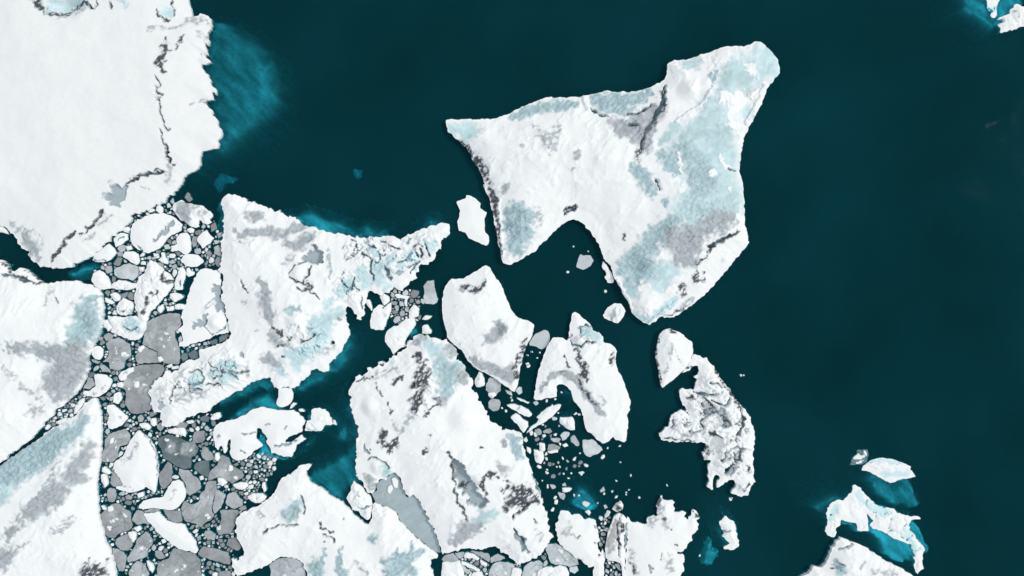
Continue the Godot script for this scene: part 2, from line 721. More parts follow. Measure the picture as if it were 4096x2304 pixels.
# ---------------------------------------------------------------- icebergs and large floes
func berg(called: String, label: String, category: String, e: float, H: float, w: float, rough: float, rub: float, px: Array, strokes: Array, feet: Array, known_as: String, tone := 1.0) -> void:
	var t := thing(called, label, category)
	var level := e * 0.8
	var poly := outline(px, level, rough)
	cover(poly)
	landmarks.append([poly, known_as])
	var size := sqrt(area(poly))
	sculpt(t, poly, {"e": e, "H": H, "w": w * 2.4, "cell": clampf(size / 30.0, 0.1, 0.16), "color": SNOW * tone, "rub": rub, "bump": 0.6 if H <= 1.3 or tone < 1.0 else 1.0, "part": "ice_body", "folds": 0.0 if tone < 1.0 else 1.0, "wall": 1.2, "flare": -0.3}, strokes, (e + H) * 0.5)
	for f in feet:
		sculpt(t, outline(f[3], -1.0, 0.3), {"e": 0.0, "H": 0.0, "w": f[2], "cell": 0.3, "color": SNOW, "sunk": [f[0], f[1]], "part": "submerged_shelf", "wall": 4.0, "flat": true, "material": M.snow}, [], -1.0)

func area(poly: PackedVector2Array) -> float:
	var a := 0.0
	for i in poly.size():
		a += poly[i].cross(poly[(i + 1) % poly.size()])
	return absf(a) * 0.5

func bergs() -> void:
	berg("iceberg", "huge smooth snow-white iceberg with a chain of dark crevasses and a turquoise underwater shelf", "iceberg", 0.9, 2.6, 2.5, 0.22, 0,
		[-159,-151,731,-151,749,-24,757,6,770,28,760,38,763,50,781,64,823,59,833,68,845,81,845,107,841,131,829,133,840,159,837,183,823,175,833,207,829,217,801,214,821,225,839,250,799,258,809,272,827,292,839,314,851,342,863,356,866,376,849,372,859,396,827,400,809,411,829,421,847,445,863,475,879,505,886,531,887,553,873,557,873,576,869,594,839,600,813,606,805,628,799,654,801,671,773,689,743,703,735,725,712,755,692,777,672,787,661,780,665,799,636,816,620,824,596,838,568,852,521,856,529,870,513,890,493,914,445,954,413,989,370,1025,342,1039,302,1059,254,1074,217,1069,191,1073,167,1063,135,1043,119,1023,115,1009,93,991,74,968,60,942,48,928,34,920,16,906,0,894,-159,878],
		[["v",[278,24,75.5]],
		["b",[223,24,27.8,258,20,33.8,302,8,29.8,334,-8,23.9]],
		["d",[135,0,11.9,159,24,15.1,187,48,12.7,223,64,9.9,254,60,11.9,294,38,7.2,342,16,9.5]],
		["s",[246,76,8,302,60,11.9,346,36,11.9]],
		["c",[360,24,3.6,364,38,3.6,382,40,3.6,392,24,3.6,390,4,3.6]],
		["d",[350,8,10.3,360,28,5.6]],
		["b",[497,8,15.9,509,24,8.7]],
		["c",[439,12,2.8,451,38,3.6]],
		["s",[592,121,8.7,636,115,9.9,684,113,8,723,95,15.9,755,76,15.9,811,76,15.9,831,91,13.9]],
		["s",[791,131,11.9,819,151,13.9,827,195,8.7]],
		["d",[628,36,4,644,64,8.7,668,83,4]],
		["d",[684,0,5.6,694,24,5.6,696,60,4]],
		["c",[654,91,3.2,676,81,3.2]],
		["b",[672,48,19.9]],
		["d",[668,159,8.7,656,195,15.9,680,203,6]],
		["d",[704,195,6.4,720,171,5.6,739,139,4.4]],
		["d",[660,215,8,648,239,16.7,644,262,17.9,658,290,7.2]],
		["c",[624,302,4.8,640,326,5.6,644,342,4.8,628,358,7.2,636,374,7.2,652,382,4,632,398,6,636,409,5.6,642,433,8,640,457,4.8,652,477,5.6,660,497,6.4,668,517,4.8,684,519,3.6]],
		["c",[648,525,4.8,648,535,7.2,656,557,4.8,662,576,5.6]],
		["s",[755,413,4,795,398,5.6,827,394,4.8]],
		["c",[668,576,5.6,672,600,8,672,624,6,680,644,7.2]],
		["d",[668,584,6.4,672,616,5.6,680,648,10.3,696,656,5.6]],
		["s",[676,656,11.9,684,679,19.9,668,727,13.5]],
		["d",[656,683,8,620,689,6.4,576,699,9.9,553,707,13.5,533,719,8.7,509,735,5.2]],
		["c",[652,685,5.6,576,700,8,537,717,7.2]],
		["p",[461,755,17.9,445,791,25.8,465,815,14.3,493,759,13.5]],
		["s",[449,727,11.1,441,735,6]],
		["s",[417,775,9.5,413,803,7.2]],
		["s",[568,747,4,592,755,4]],
		["d",[409,838,5.2,401,862,7.2,378,890,6.4,354,914,6.4,342,930,5.2,318,942,4.4]],
		["c",[405,850,4.8,378,890,4.8,346,926,4.4]],
		["s",[429,862,17.5,398,898,13.5]],
		["d",[308,922,5.6,294,942,7.2,258,954,7.2,256,977,9.9,242,1001,8,215,1025,5.6,195,1045,4.8]],
		["c",[306,926,4.8,290,946,5.6,254,958,5.6]],
		["c",[254,970,4.8,239,1003,4.8,199,1043,4]],
		["s",[330,962,6.4,358,950,8,382,930,4]],
		["g",[95,942,17.9,119,981,23.9,135,1013,17.9,147,1037,8.7]],
		["s",[40,894,13.5,60,914,13.5,87,914,7.2,155,934,6.4,171,977,5.6]]],
		[[1.6,6.5,3.6,[763,32,890,32,1018,95,1105,191,1154,302,1158,417,1113,493,1018,569,922,639,827,700,747,763,620,716,620,159]]], "huge smooth iceberg", 0.945)
	berg("iceberg", "white iceberg with a rounded corner, a jagged blue-tinged tail and two melt hollows", "iceberg", 0.8, 2.7, 2.2, 0.2, 0,
		[887,811,891,798,905,782,935,780,967,790,1003,805,1042,819,1078,835,1106,845,1118,841,1128,853,1140,861,1169,867,1197,881,1217,899,1261,911,1305,923,1340,933,1356,933,1388,939,1412,949,1430,946,1448,953,1484,947,1531,947,1583,946,1593,951,1607,964,1613,951,1643,935,1682,921,1722,907,1758,895,1778,892,1798,897,1800,919,1786,955,1772,951,1764,959,1764,982,1762,1004,1754,990,1748,966,1750,994,1744,1022,1734,1042,1710,1056,1686,1052,1672,1074,1666,1110,1648,1123,1631,1141,1607,1161,1571,1143,1567,1161,1547,1173,1523,1179,1495,1169,1480,1163,1470,1165,1471,1189,1458,1229,1454,1257,1446,1280,1436,1279,1420,1257,1404,1233,1388,1221,1383,1237,1384,1277,1388,1284,1398,1308,1400,1336,1390,1363,1372,1395,1348,1423,1325,1447,1313,1471,1305,1485,1289,1483,1271,1477,1251,1477,1239,1502,1213,1524,1193,1540,1173,1554,1166,1548,1150,1544,1114,1554,1098,1542,1088,1522,1080,1508,1046,1516,1010,1526,991,1538,971,1556,931,1576,879,1606,848,1630,824,1646,796,1648,775,1665,751,1669,731,1687,700,1701,656,1707,648,1685,642,1665,646,1645,624,1649,614,1635,604,1593,600,1573,608,1542,624,1522,652,1506,660,1490,680,1488,712,1480,731,1454,751,1442,795,1434,799,1414,807,1400,847,1387,894,1373,918,1353,928,1331,922,1311,916,1291,904,1259,900,1216,886,1188,891,1152,891,1137,892,1102,877,1082,887,1046,887,959,894,919,895,851],
		[["r",[1444,998,91.4,1563,1006,103.4,1702,978,59.6]],
		["r",[1225,1359,87.5]],
		["r",[1404,1149,79.5]],
		["r",[716,1550,79.5,914,1478,87.5]],
		["h",[1197,1090,43.7]],
		["h",[1189,1284,51.7]],
		["v",[1237,1022,51.7]],
		["g",[1003,863,18.3,1042,863,13.9,1022,883,11.9]],
		["g",[935,915,4.8,959,943,11.9,1007,935,12.7,1054,923,17.9,1098,935,21.9,1134,943,14.3,1173,911,16.7,1205,907,14.3]],
		["g",[1150,974,14.3,1189,982,22.3,1221,959,22.3,1249,943,14.3]],
		["p",[1249,1018,23.9,1225,1038,15.9,1273,1038,17.9,1261,994,15.9]],
		["p",[1225,959,17.9]],
		["s",[1317,1006,10.3,1321,1058,9.5,1325,1118,4.8]],
		["s",[1166,1030,17.9,1146,1054,14.3]],
		["c",[1158,1090,4,1169,1074,4,1189,1058,4.8,1213,1046,3.6]],
		["c",[1162,1106,4,1185,1125,6.4,1213,1129,4.8,1233,1102,4.8,1241,1062,3.6]],
		["d",[1239,1141,15.1,1209,1129,4.8]],
		["c",[1189,1149,3.2,1209,1165,4.8,1225,1157,4,1257,1173,3.6,1275,1191,3.2]],
		["g",[1038,1118,11.1,1058,1133,11.1,1074,1161,11.1,1070,1189,16.7]],
		["g",[1062,1181,21.9,1070,1217,23.9,1078,1253,23.1,1086,1284,15.9]],
		["s",[987,1205,15.9,967,1221,8]],
		["s",[943,966,5.6,1007,974,4,1022,959,8]],
		["c",[963,1125,2.8,975,1153,3.2,997,1171,2.8]],
		["b",[1444,1086,19.9,1460,1125,27.8,1444,1062,11.9]],
		["b",[1511,1078,29.8,1519,1125,23.1]],
		["b",[1388,1133,22.3,1364,1169,15.9,1412,1145,14.3]],
		["b",[1579,1026,15.9,1555,1046,15.9]],
		["b",[1643,1022,22.3]],
		["b",[1722,990,22.3,1706,966,11.9]],
		["b",[1305,1221,14.3,1325,1201,11.9]],
		["k",[1166,1237,18.3,1205,1237,8]],
		["b",[1301,1277,23.9,1356,1253,23.9]],
		["p",[1595,1088,14.3]],
		["d",[1658,986,8.7]],
		["c",[1662,1002,4.8,1674,1022,5.6]],
		["c",[1537,1062,5.6,1547,1090,8.7,1561,1118,9.5]],
		["c",[1444,1014,3.6,1484,1034,3.2]],
		["c",[1682,994,4,1686,1022,3.6]],
		["c",[1631,1066,3.6,1674,1046,3.2]],
		["b",[1603,1058,14.3]],
		["b",[1662,1070,10.3]],
		["b",[1488,998,13.5,1523,1022,10.3]],
		["b",[1555,1141,11.9,1535,1161,8]],
		["c",[1464,974,3.2,1503,992,3.2]],
		["c",[1555,980,3.2,1595,1000,3.6]],
		["c",[1583,1056,3.2,1623,1038,3.6]],
		["c",[1696,974,3.2,1714,1022,3.6]],
		["c",[1643,1092,3.2,1658,1058,3.6]],
		["c",[1364,1118,3.2,1388,1149,3.6]],
		["c",[1420,1110,3.6,1404,1157,3.2]],
		["c",[1440,1189,2.8,1444,1237,3.2]],
		["c",[1491,1038,3.2,1480,1078,3.2,1495,1118,3.2]],
		["c",[835,1454,3.2,875,1470,3.2]],
		["c",[855,1510,3.2,898,1502,3.2]],
		["c",[914,1490,3.2,954,1512,3.6]],
		["c",[696,1550,2.8,678,1609,3.2]],
		["c",[827,1542,3.2,875,1530,2.8]],
		["b",[894,1522,13.5,954,1494,11.9]],
		["c",[1400,959,2.8,1424,966,2.8]],
		["c",[1424,990,2.5,1420,974,2.5]],
		["s",[1476,994,11.9,1503,998,4.8]],
		["c",[1523,962,2.5,1539,970,2.5]],
		["b",[1257,1284,23.9,1285,1308,39.8,1281,1340,39.8,1269,1379,26.2,1205,1415,31.8,1150,1423,18.3]],
		["b",[1185,1459,22.3]],
		["d",[1094,1304,7.2,1122,1332,13.5,1150,1343,13.5,1169,1355,5.6]],
		["g",[1086,1340,18.3,1110,1367,18.3,1138,1383,9.5]],
		["d",[1114,1387,4.8,1136,1379,5.6]],
		["g",[1054,1439,18.3,1086,1447,22.3,1114,1467,18.3,1078,1427,14.3]],
		["d",[1130,1423,7.2]],
		["b",[1118,1487,13.9,1142,1499,8]],
		["s",[1042,1316,6.4,1030,1324,4.8]],
		["b",[891,1459,18.3,939,1463,15.9,919,1483,19.9]],
		["b",[887,1483,19.9]],
		["s",[983,1467,15.9,991,1495,11.9]],
		["d",[891,1483,6.4,993,1491,8.7]],
		["c",[755,1486,3.2,795,1482,4,819,1510,4,795,1534,4,751,1538,4]],
		["b",[787,1522,27.8]],
		["c",[751,1544,5.2,775,1555,5.6,811,1557,4.4]],
		["b",[934,1462,22.3]],
		["b",[847,1494,17.5]],
		["s",[716,1593,22.3,775,1581,23.9,835,1561,19.9]],
		["s",[636,1565,19.9,652,1597,15.9]],
		["o",[1328,1371,6.4]],
		["p",[1358,1278,11.1]],
		["p",[642,1621,15.9]],
		["p",[970,1420,8.7]],
		["s",[1297,1411,15.9,1336,1391,11.9]],
		["c",[1213,1363,2.8,1245,1355,3.2,1265,1340,3.2]]],
		[[0.9,5,3.4,[1118,839,1189,811,1277,823,1344,851,1404,867,1484,875,1547,879,1595,919,1619,907,1666,863,1730,835,1802,859,1794,943,1603,1046,1364,1046,1166,990,1022,903]],
		[0.9,5,1.8,[899,768,855,788,836,919,828,1058,867,1090,959,1058,967,839]],
		[0.8,5,2.4,[1046,1435,1166,1447,1245,1395,1297,1399,1332,1359,1356,1292,1420,1308,1444,1363,1428,1443,1380,1514,1317,1546,1253,1578,1197,1610,1150,1610,1118,1562,1094,1594,1038,1586,975,1618,919,1650,887,1665,848,1658,828,1562,967,1475]]], "jagged-tailed iceberg")
	berg("ice_floe", "white floe with blue-grey meltwater slots frozen onto the left flank of the jagged-tailed iceberg", "ice floe", 0.35, 0.9, 1.2, 0.12, 0,
		[871,1083,819,1071,799,1081,783,1105,771,1133,761,1152,751,1188,743,1224,729,1247,727,1271,735,1299,716,1315,718,1327,729,1341,735,1355,731,1367,718,1371,718,1387,755,1381,795,1369,839,1353,875,1337,914,1332,921,1321,910,1291,899,1259,894,1216,880,1188,886,1152,884,1119,880,1087],
		[["p",[863,1156,19.9,875,1184,12.7,875,1220,16.7,890,1243,14.3]],
		["p",[819,1267,12.7,807,1291,16.7,779,1299,11.1]],
		["h",[863,1289,39.8]],
		["c",[819,1283,3.2,815,1311,3.2,843,1335,3.6,875,1323,5.2,902,1307,4]],
		["s",[859,1200,9.9,827,1228,9.9,795,1251,4]]],
		[], "floe with blue-grey meltwater slots")
	berg("iceberg", "iceberg with a rippled blue-grey bowl and a black-seamed rubble ridge", "iceberg", 0.8, 2.6, 2.2, 0.15, 0,
		[-159,1021,4,1038,24,1047,36,1059,34,1073,52,1085,72,1085,85,1071,107,1077,131,1095,155,1113,171,1135,207,1133,239,1127,278,1125,318,1127,350,1133,374,1144,394,1156,409,1172,409,1204,415,1232,415,1263,409,1299,405,1327,390,1355,374,1387,360,1414,354,1442,360,1466,352,1494,340,1518,322,1553,298,1581,270,1605,246,1625,223,1641,207,1665,183,1689,159,1720,135,1748,119,1760,80,1788,40,1819,0,1851,-159,1887],
		[["v",[318,1303,71.6]],
		["v",[179,1470,119.3]],
		["d",[0,1053,6.4,20,1069,8,36,1089,6.4]],
		["d",[0,1103,5.2,40,1105,6.4,80,1113,8,119,1129,7.2,159,1131,5.6]],
		["d",[87,1079,5.6,119,1097,7.2,147,1117,5.6]],
		["c",[0,1101,5.6,40,1104,5.6,80,1113,6.4,119,1128,5.6]],
		["c",[12,1059,4.8,36,1089,5.6]],
		["s",[203,1164,15.9,195,1200,11.9,175,1224,8]],
		["c",[217,1192,3.6,233,1212,2.8]],
		["k",[378,1192,11.9,346,1212,23.9,326,1239,26.2,330,1279,33.8,318,1319,39.8,286,1343,22.3,310,1367,27.8]],
		["k",[302,1375,23.9,278,1398,23.9]],
		["k",[370,1251,23.9,358,1303,31.8,358,1343,23.9]],
		["g",[40,1387,11.9,99,1394,22.3,179,1406,30.2,239,1422,39.8,286,1446,43.7,239,1494,47.7,199,1534,39.8,254,1550,39.8,223,1589,23.9]],
		["g",[310,1398,31.8,310,1470,31.8,286,1510,31.8,254,1510,23.9]],
		["s",[24,1470,11.9,60,1510,15.9,87,1550,15.9,111,1561,11.9,159,1601,11.9]],
		["s",[131,1645,27.8,171,1629,15.9]]],
		[], "rippled bowl iceberg")
	berg("iceberg", "iceberg striped with rippled turquoise and grey ice, its smooth white rim along the channel", "iceberg", 0.7, 2.6, 2.2, 0.1, 0,
		[374,1592,382,1592,392,1601,400,1625,405,1653,407,1689,409,1724,407,1752,405,1808,401,1859,392,1899,390,1951,392,2006,398,2066,411,2118,421,2161,441,2197,455,2241,463,2285,473,2404,-159,2404,-159,1895,0,1865,40,1835,87,1802,127,1776,171,1744,199,1720,223,1705,254,1693,286,1673,302,1665,322,1641,342,1613],
		[["v",[139,1847,103.4]],
		["k",[20,1919,47.7,60,1879,47.7,119,1847,49.7,179,1800,47.7,223,1768,41.7,278,1744,33.8]],
		["k",[-16,1899,51.7,72,1851,55.7,159,1796,49.7,223,1752,39.8]],
		["k",[338,1677,23.9,318,1709,23.9]],
		["g",[350,1788,22.3,338,1831,26.2,302,1867,26.2,278,1903,26.2,326,1907,22.3]],
		["g",[223,1951,33.8,258,1959,26.2,179,1990,22.3,159,2022,26.2,119,2046,30.2,239,1994,22.3]],
		["s",[80,2066,23.9,99,2086,23.9,159,2046,19.9]],
		["s",[270,2086,26.2,286,2074,19.9,254,2126,15.9,223,2118,11.9]],
		["s",[40,2129,23.9,72,2118,15.9,24,2149,19.9,52,2177,15.9]],
		["g",[40,2126,15.9,80,2110,11.9]],
		["g",[20,2213,26.2,60,2201,14.3,16,2257,23.9]],
		["s",[60,2201,14.3,119,2169,10.3]],
		["d",[374,2257,22.3,358,2285,33.8,398,2277,26.2]],
		["s",[223,1974,19.9,159,2002,15.9,239,1847,15.9]],
		["b",[24,1967,27.8,0,1998,23.9]]],
		[], "turquoise-striped iceberg")
	berg("ice_floe", "half-moon white floe with a crack running just inside its curved edge", "ice floe", 0.45, 1.2, 1, 0.08, 0,
		[553,1722,572,1732,596,1752,614,1780,628,1815,632,1859,634,1899,628,1939,620,1968,600,1957,582,1945,576,1955,557,1961,525,1970,493,1963,467,1955,469,1945,493,1943,487,1923,471,1899,455,1873,457,1851,477,1835,497,1819,505,1800,513,1780,525,1760],
		[["c",[572,1738,3.2,592,1760,3.6,610,1792,4,621,1831,4,625,1875,4,627,1903,3.2]],
		["s",[545,1768,8,537,1800,11.9,517,1827,15.9,489,1843,11.9]],
		["s",[497,1943,6.4,529,1959,4]]],
		[], "half-moon white floe")
	berg("ice_floe", "smooth white boomerang-shaped floe with one bulbous end among grey plates", "ice floe", 0.35, 0.9, 1, 0.06, 0,
		[557,2034,559,2020,576,2002,612,1994,652,1986,664,1967,676,1945,692,1925,716,1919,731,1931,741,1955,743,1982,735,2002,716,2026,704,2034,692,2040,652,2036,620,2032,588,2034],
		[["s",[700,1959,8,684,2002,6.4]]],
		[], "smooth white boomerang-shaped floe")
	berg("ice_floe", "long leaf-shaped white floe with one frilled side among grey plates", "ice floe", 0.4, 1, 1, 0.1, 0,
		[576,2058,608,2048,636,2048,648,2062,668,2078,692,2092,716,2092,739,2098,749,2116,759,2133,775,2149,783,2169,791,2201,783,2211,755,2205,716,2195,684,2173,652,2149,628,2126,608,2098,588,2078],
		[],
		[], "long leaf-shaped white floe")
	berg("ice_floe", "rounded-triangle white floe in dark water beside the smooth white iceberg rim", "ice floe", 0.4, 1, 0.9, 0.08, 0,
		[427,1631,433,1621,453,1617,469,1629,489,1649,511,1663,513,1673,497,1689,477,1707,449,1716,435,1712,431,1689,437,1661,427,1645],
		[["s",[477,1673,6.4]]],
		[], "rounded-triangle white floe")
	berg("ice_floe", "white hook-shaped floe cradling a grey plate at the rippled bowl iceberg", "ice floe", 0.35, 0.9, 0.8, 0.07, 0,
		[376,1498,398,1494,429,1502,447,1518,447,1534,433,1557,413,1577,390,1589,358,1585,332,1577,336,1565,358,1561,382,1546,382,1526],
		[["s",[421,1546,5.6,405,1565,5.6,370,1573,4.8]]],
		[], "white hook-shaped floe")
	berg("ice_floe", "small smooth white floe, lobed like a clover, against the rippled bowl iceberg", "ice floe", 0.35, 0.8, 0.7, 0.05, 0,
		[382,1385,401,1385,413,1398,411,1422,401,1440,382,1436,368,1418,370,1394],
		[],
		[], "small smooth white floe")
	berg("ice_floe", "white sickle-shaped floe with a dark-flecked ridge and pale blue heel", "ice floe", 0.5, 1.6, 1, 0.1, 0.15,
		[604,1039,628,1051,652,1073,672,1093,696,1113,694,1136,676,1168,652,1196,628,1224,604,1247,592,1275,584,1311,572,1339,553,1359,533,1361,501,1353,469,1335,445,1327,451,1307,441,1283,433,1267,465,1263,501,1269,529,1263,545,1263,557,1283,561,1267,545,1239,541,1204,541,1172,553,1133,555,1105,578,1097,584,1073],
		[["d",[592,1192,11.1,580,1232,9.5,572,1255,6.4]],
		["d",[608,1176,7.2,636,1164,5.6]],
		["d",[652,1093,7.2,652,1117,9.5,684,1133,8.7]],
		["b",[517,1299,22.3,549,1307,18.3,517,1275,14.3]],
		["c",[545,1311,3.6,517,1327,3.6,493,1307,3.2]],
		["s",[557,1323,11.9]],
		["s",[608,1117,6.4]]],
		[], "white sickle-shaped floe")
	berg("ice_floe", "square white ice block with pale blue corner beside the sickle-shaped floe", "ice floe", 0.6, 1.4, 0.6, 0.08, 0.15,
		[493,1190,517,1200,533,1212,535,1232,525,1255,505,1261,481,1259,467,1243,469,1224,481,1208],
		[["c",[473,1239,3.2,493,1247,3.2]],
		["b",[521,1247,9.5]]],
		[], "square white ice block")
	berg("ice_floe", "oval white floe split by a long dark grey melt slot", "ice floe", 0.4, 1.1, 1, 0.08, 0,
		[533,894,557,878,588,862,620,854,652,854,676,858,700,870,716,884,727,896,728,914,723,926,700,934,676,946,660,970,644,989,620,1003,592,1013,564,1005,541,989,525,970,522,946,525,918],
		[["v",[656,926,23.9]],
		["p",[696,890,8,672,910,11.1,644,938,11.1,616,958,5.6]],
		["c",[684,886,3.6,656,906,4,628,938,3.6]],
		["c",[549,985,2.5,564,997,2.5]]],
		[], "oval slotted floe")
	berg("ice_floe", "grey-topped lumpy floe with a white notched tongue near the huge iceberg's lower tip", "ice floe", 0.4, 1.2, 0.9, 0.1, 0.1,
		[694,818,716,803,727,797,743,811,775,815,807,824,831,838,851,856,853,866,839,878,847,890,831,900,811,890,799,878,795,902,783,912,755,898,727,882,704,858,692,838],
		[["g",[735,830,23.9,739,870,23.9,716,846,15.9]],
		["s",[779,830,19.9,819,850,19.9,743,822,15.9]]],
		[], "grey-topped lumpy floe")
	berg("ice_floe", "tall white floe with a square step on its left side among brash", "ice floe", 0.4, 0.9, 0.8, 0.08, 0,
		[735,930,751,930,759,950,765,974,763,1001,747,1021,731,1015,716,1001,688,1007,686,985,708,977,706,954,720,936],
		[["s",[755,974,8]]],
		[], "")
	berg("ice_floe", "clean white diamond-shaped floe in brash beside the rounded iceberg corner", "ice floe", 0.4, 0.8, 0.7, 0.05, 0,
		[827,920,835,934,855,952,839,974,811,993,799,977,789,960,799,940],
		[],
		[], "clean white diamond-shaped floe")
	berg("ice_floe", "white lens-shaped floe lying below the floe with the square step", "ice floe", 0.4, 0.9, 0.8, 0.06, 0,
		[735,1021,763,1017,795,1021,815,1041,811,1053,787,1067,755,1067,731,1053,723,1041],
		[],
		[], "")
	berg("ice_floe", "white kite-shaped floe lying along the lower edge of the huge snow-white iceberg", "ice floe", 0.4, 0.9, 0.8, 0.05, 0,
		[437,976,457,993,467,1013,449,1033,429,1047,398,1049,370,1041,382,1017,409,997],
		[["c",[378,1041,2.5,417,1045,2.5]]],
		[], "white kite-shaped floe")
	berg("ice_floe", "smooth white floe wedged between the oval slotted floe and a pale grey plate", "ice floe", 0.4, 0.9, 0.8, 0.05, 0,
		[501,1007,533,1005,553,1017,560,1045,549,1059,529,1051,509,1037,491,1025],
		[],
		[], "smooth white floe")
	berg("ice_floe", "white floe with a split face left of the oval slotted floe", "ice floe", 0.4, 0.9, 0.7, 0.05, 0,
		[483,932,511,936,511,958,489,977,465,987,457,966,457,954],
		[["c",[469,962,2.5,493,946,2.5]]],
		[], "white floe with a split face")
	berg("ice_floe", "plump white floe where the rippled bowl iceberg's top edge meets the channel", "ice floe", 0.4, 1, 0.8, 0.06, 0,
		[398,1081,421,1093,437,1117,443,1133,441,1156,405,1158,382,1144,366,1121,374,1093],
		[["s",[394,1113,4.8]]],
		[], "plump white floe")
	berg("ice_floe", "narrow upright white floe beside the sickle-shaped floe's ridge", "ice floe", 0.35, 0.7, 0.6, 0.06, 0,
		[720,1069,735,1071,743,1089,739,1117,731,1140,731,1160,700,1156,700,1129,712,1097],
		[["c",[716,1125,3.2,718,1144,3.2]]],
		[], "narrow upright white floe")
	berg("ice_floe", "small white floe with a notch, between the narrow upright floe and the slotted floe", "ice floe", 0.3, 0.6, 0.5, 0.05, 0,
		[747,1077,755,1071,765,1083,779,1089,777,1099,755,1107,745,1097],
		[],
		[], "small white floe")
	berg("ice_floe", "white pear-shaped floe tucked under the huge iceberg above the oval slotted floe", "ice floe", 0.35, 0.7, 0.5, 0.05, 0,
		[628,826,640,818,652,830,652,850,640,854,624,842],
		[],
		[], "white pear-shaped floe")
	berg("ice_floe", "white claw-footed floe with blue inlets and a narrow gash, shallow turquoise shelf behind", "ice floe", 0.45, 1.2, 1, 0.1, 0,
		[851,1729,863,1705,875,1693,919,1681,947,1673,983,1658,1007,1640,1038,1628,1066,1630,1094,1638,1126,1642,1177,1641,1193,1652,1213,1673,1223,1685,1211,1705,1211,1725,1193,1733,1162,1747,1138,1766,1166,1765,1189,1753,1207,1738,1211,1747,1225,1755,1201,1771,1185,1785,1177,1813,1168,1824,1142,1826,1114,1819,1086,1809,1080,1789,1066,1765,1070,1753,1054,1737,1046,1717,1034,1708,1027,1729,1026,1753,1042,1773,1050,1785,1022,1801,1007,1815,985,1832,967,1840,943,1838,925,1830,921,1801,925,1773,921,1751,913,1767,908,1793,903,1813,893,1805,891,1780,883,1785,875,1799,865,1789,861,1769,853,1749],
		[["c",[967,1735,2.8,991,1738,3.6,1022,1729,2.8]],
		["p",[1062,1706,4,1073,1700,4]],
		["p",[1138,1714,5.6]],
		["c",[1094,1787,2.8,1146,1778,3.6,1185,1762,3.2]],
		["c",[959,1805,2.8,975,1813,2.8]],
		["p",[873,1757,6.4,879,1745,4.8]]],
		[[0.5,5,2,[859,1705,887,1658,935,1618,991,1578,1046,1554,1094,1562,1138,1602,1181,1630,1166,1713,1046,1709,927,1761]],
		[0.5,4.5,1.4,[1022,1697,1042,1701,1086,1757,1126,1817,1185,1809,1213,1761,1257,1757,1237,1793,1197,1824,1166,1848,1094,1852,1046,1856,1007,1848,991,1824,1022,1793,1030,1777,1022,1753]]], "white claw-footed floe")
	berg("ice_floe", "rumpled white floe with a small eastward spur in the teal bay", "ice floe", 0.4, 1, 0.8, 0.14, 0.12,
		[1247,1642,1265,1634,1293,1634,1313,1648,1319,1661,1325,1677,1344,1683,1348,1697,1325,1699,1301,1697,1297,1713,1285,1723,1257,1723,1237,1727,1221,1717,1225,1697,1231,1677,1247,1675],
		[["s",[1237,1713,6.4,1261,1721,4]],
		["c",[1325,1677,2.5,1332,1695,2.5]]],
		[[0.6,4,1.2,[1225,1646,1249,1630,1297,1626,1328,1654,1364,1681,1356,1709,1317,1713,1289,1733,1225,1737,1213,1705]]], "rumpled white floe")
	berg("ice_floe", "white thumb-shaped floe hanging just below the jagged-tailed iceberg's lower point", "ice floe", 0.45, 0.9, 0.7, 0.06, 0,
		[1116,1556,1138,1550,1166,1554,1173,1574,1171,1598,1158,1618,1130,1628,1110,1622,1106,1610,1114,1586],
		[],
		[], "white thumb-shaped floe")
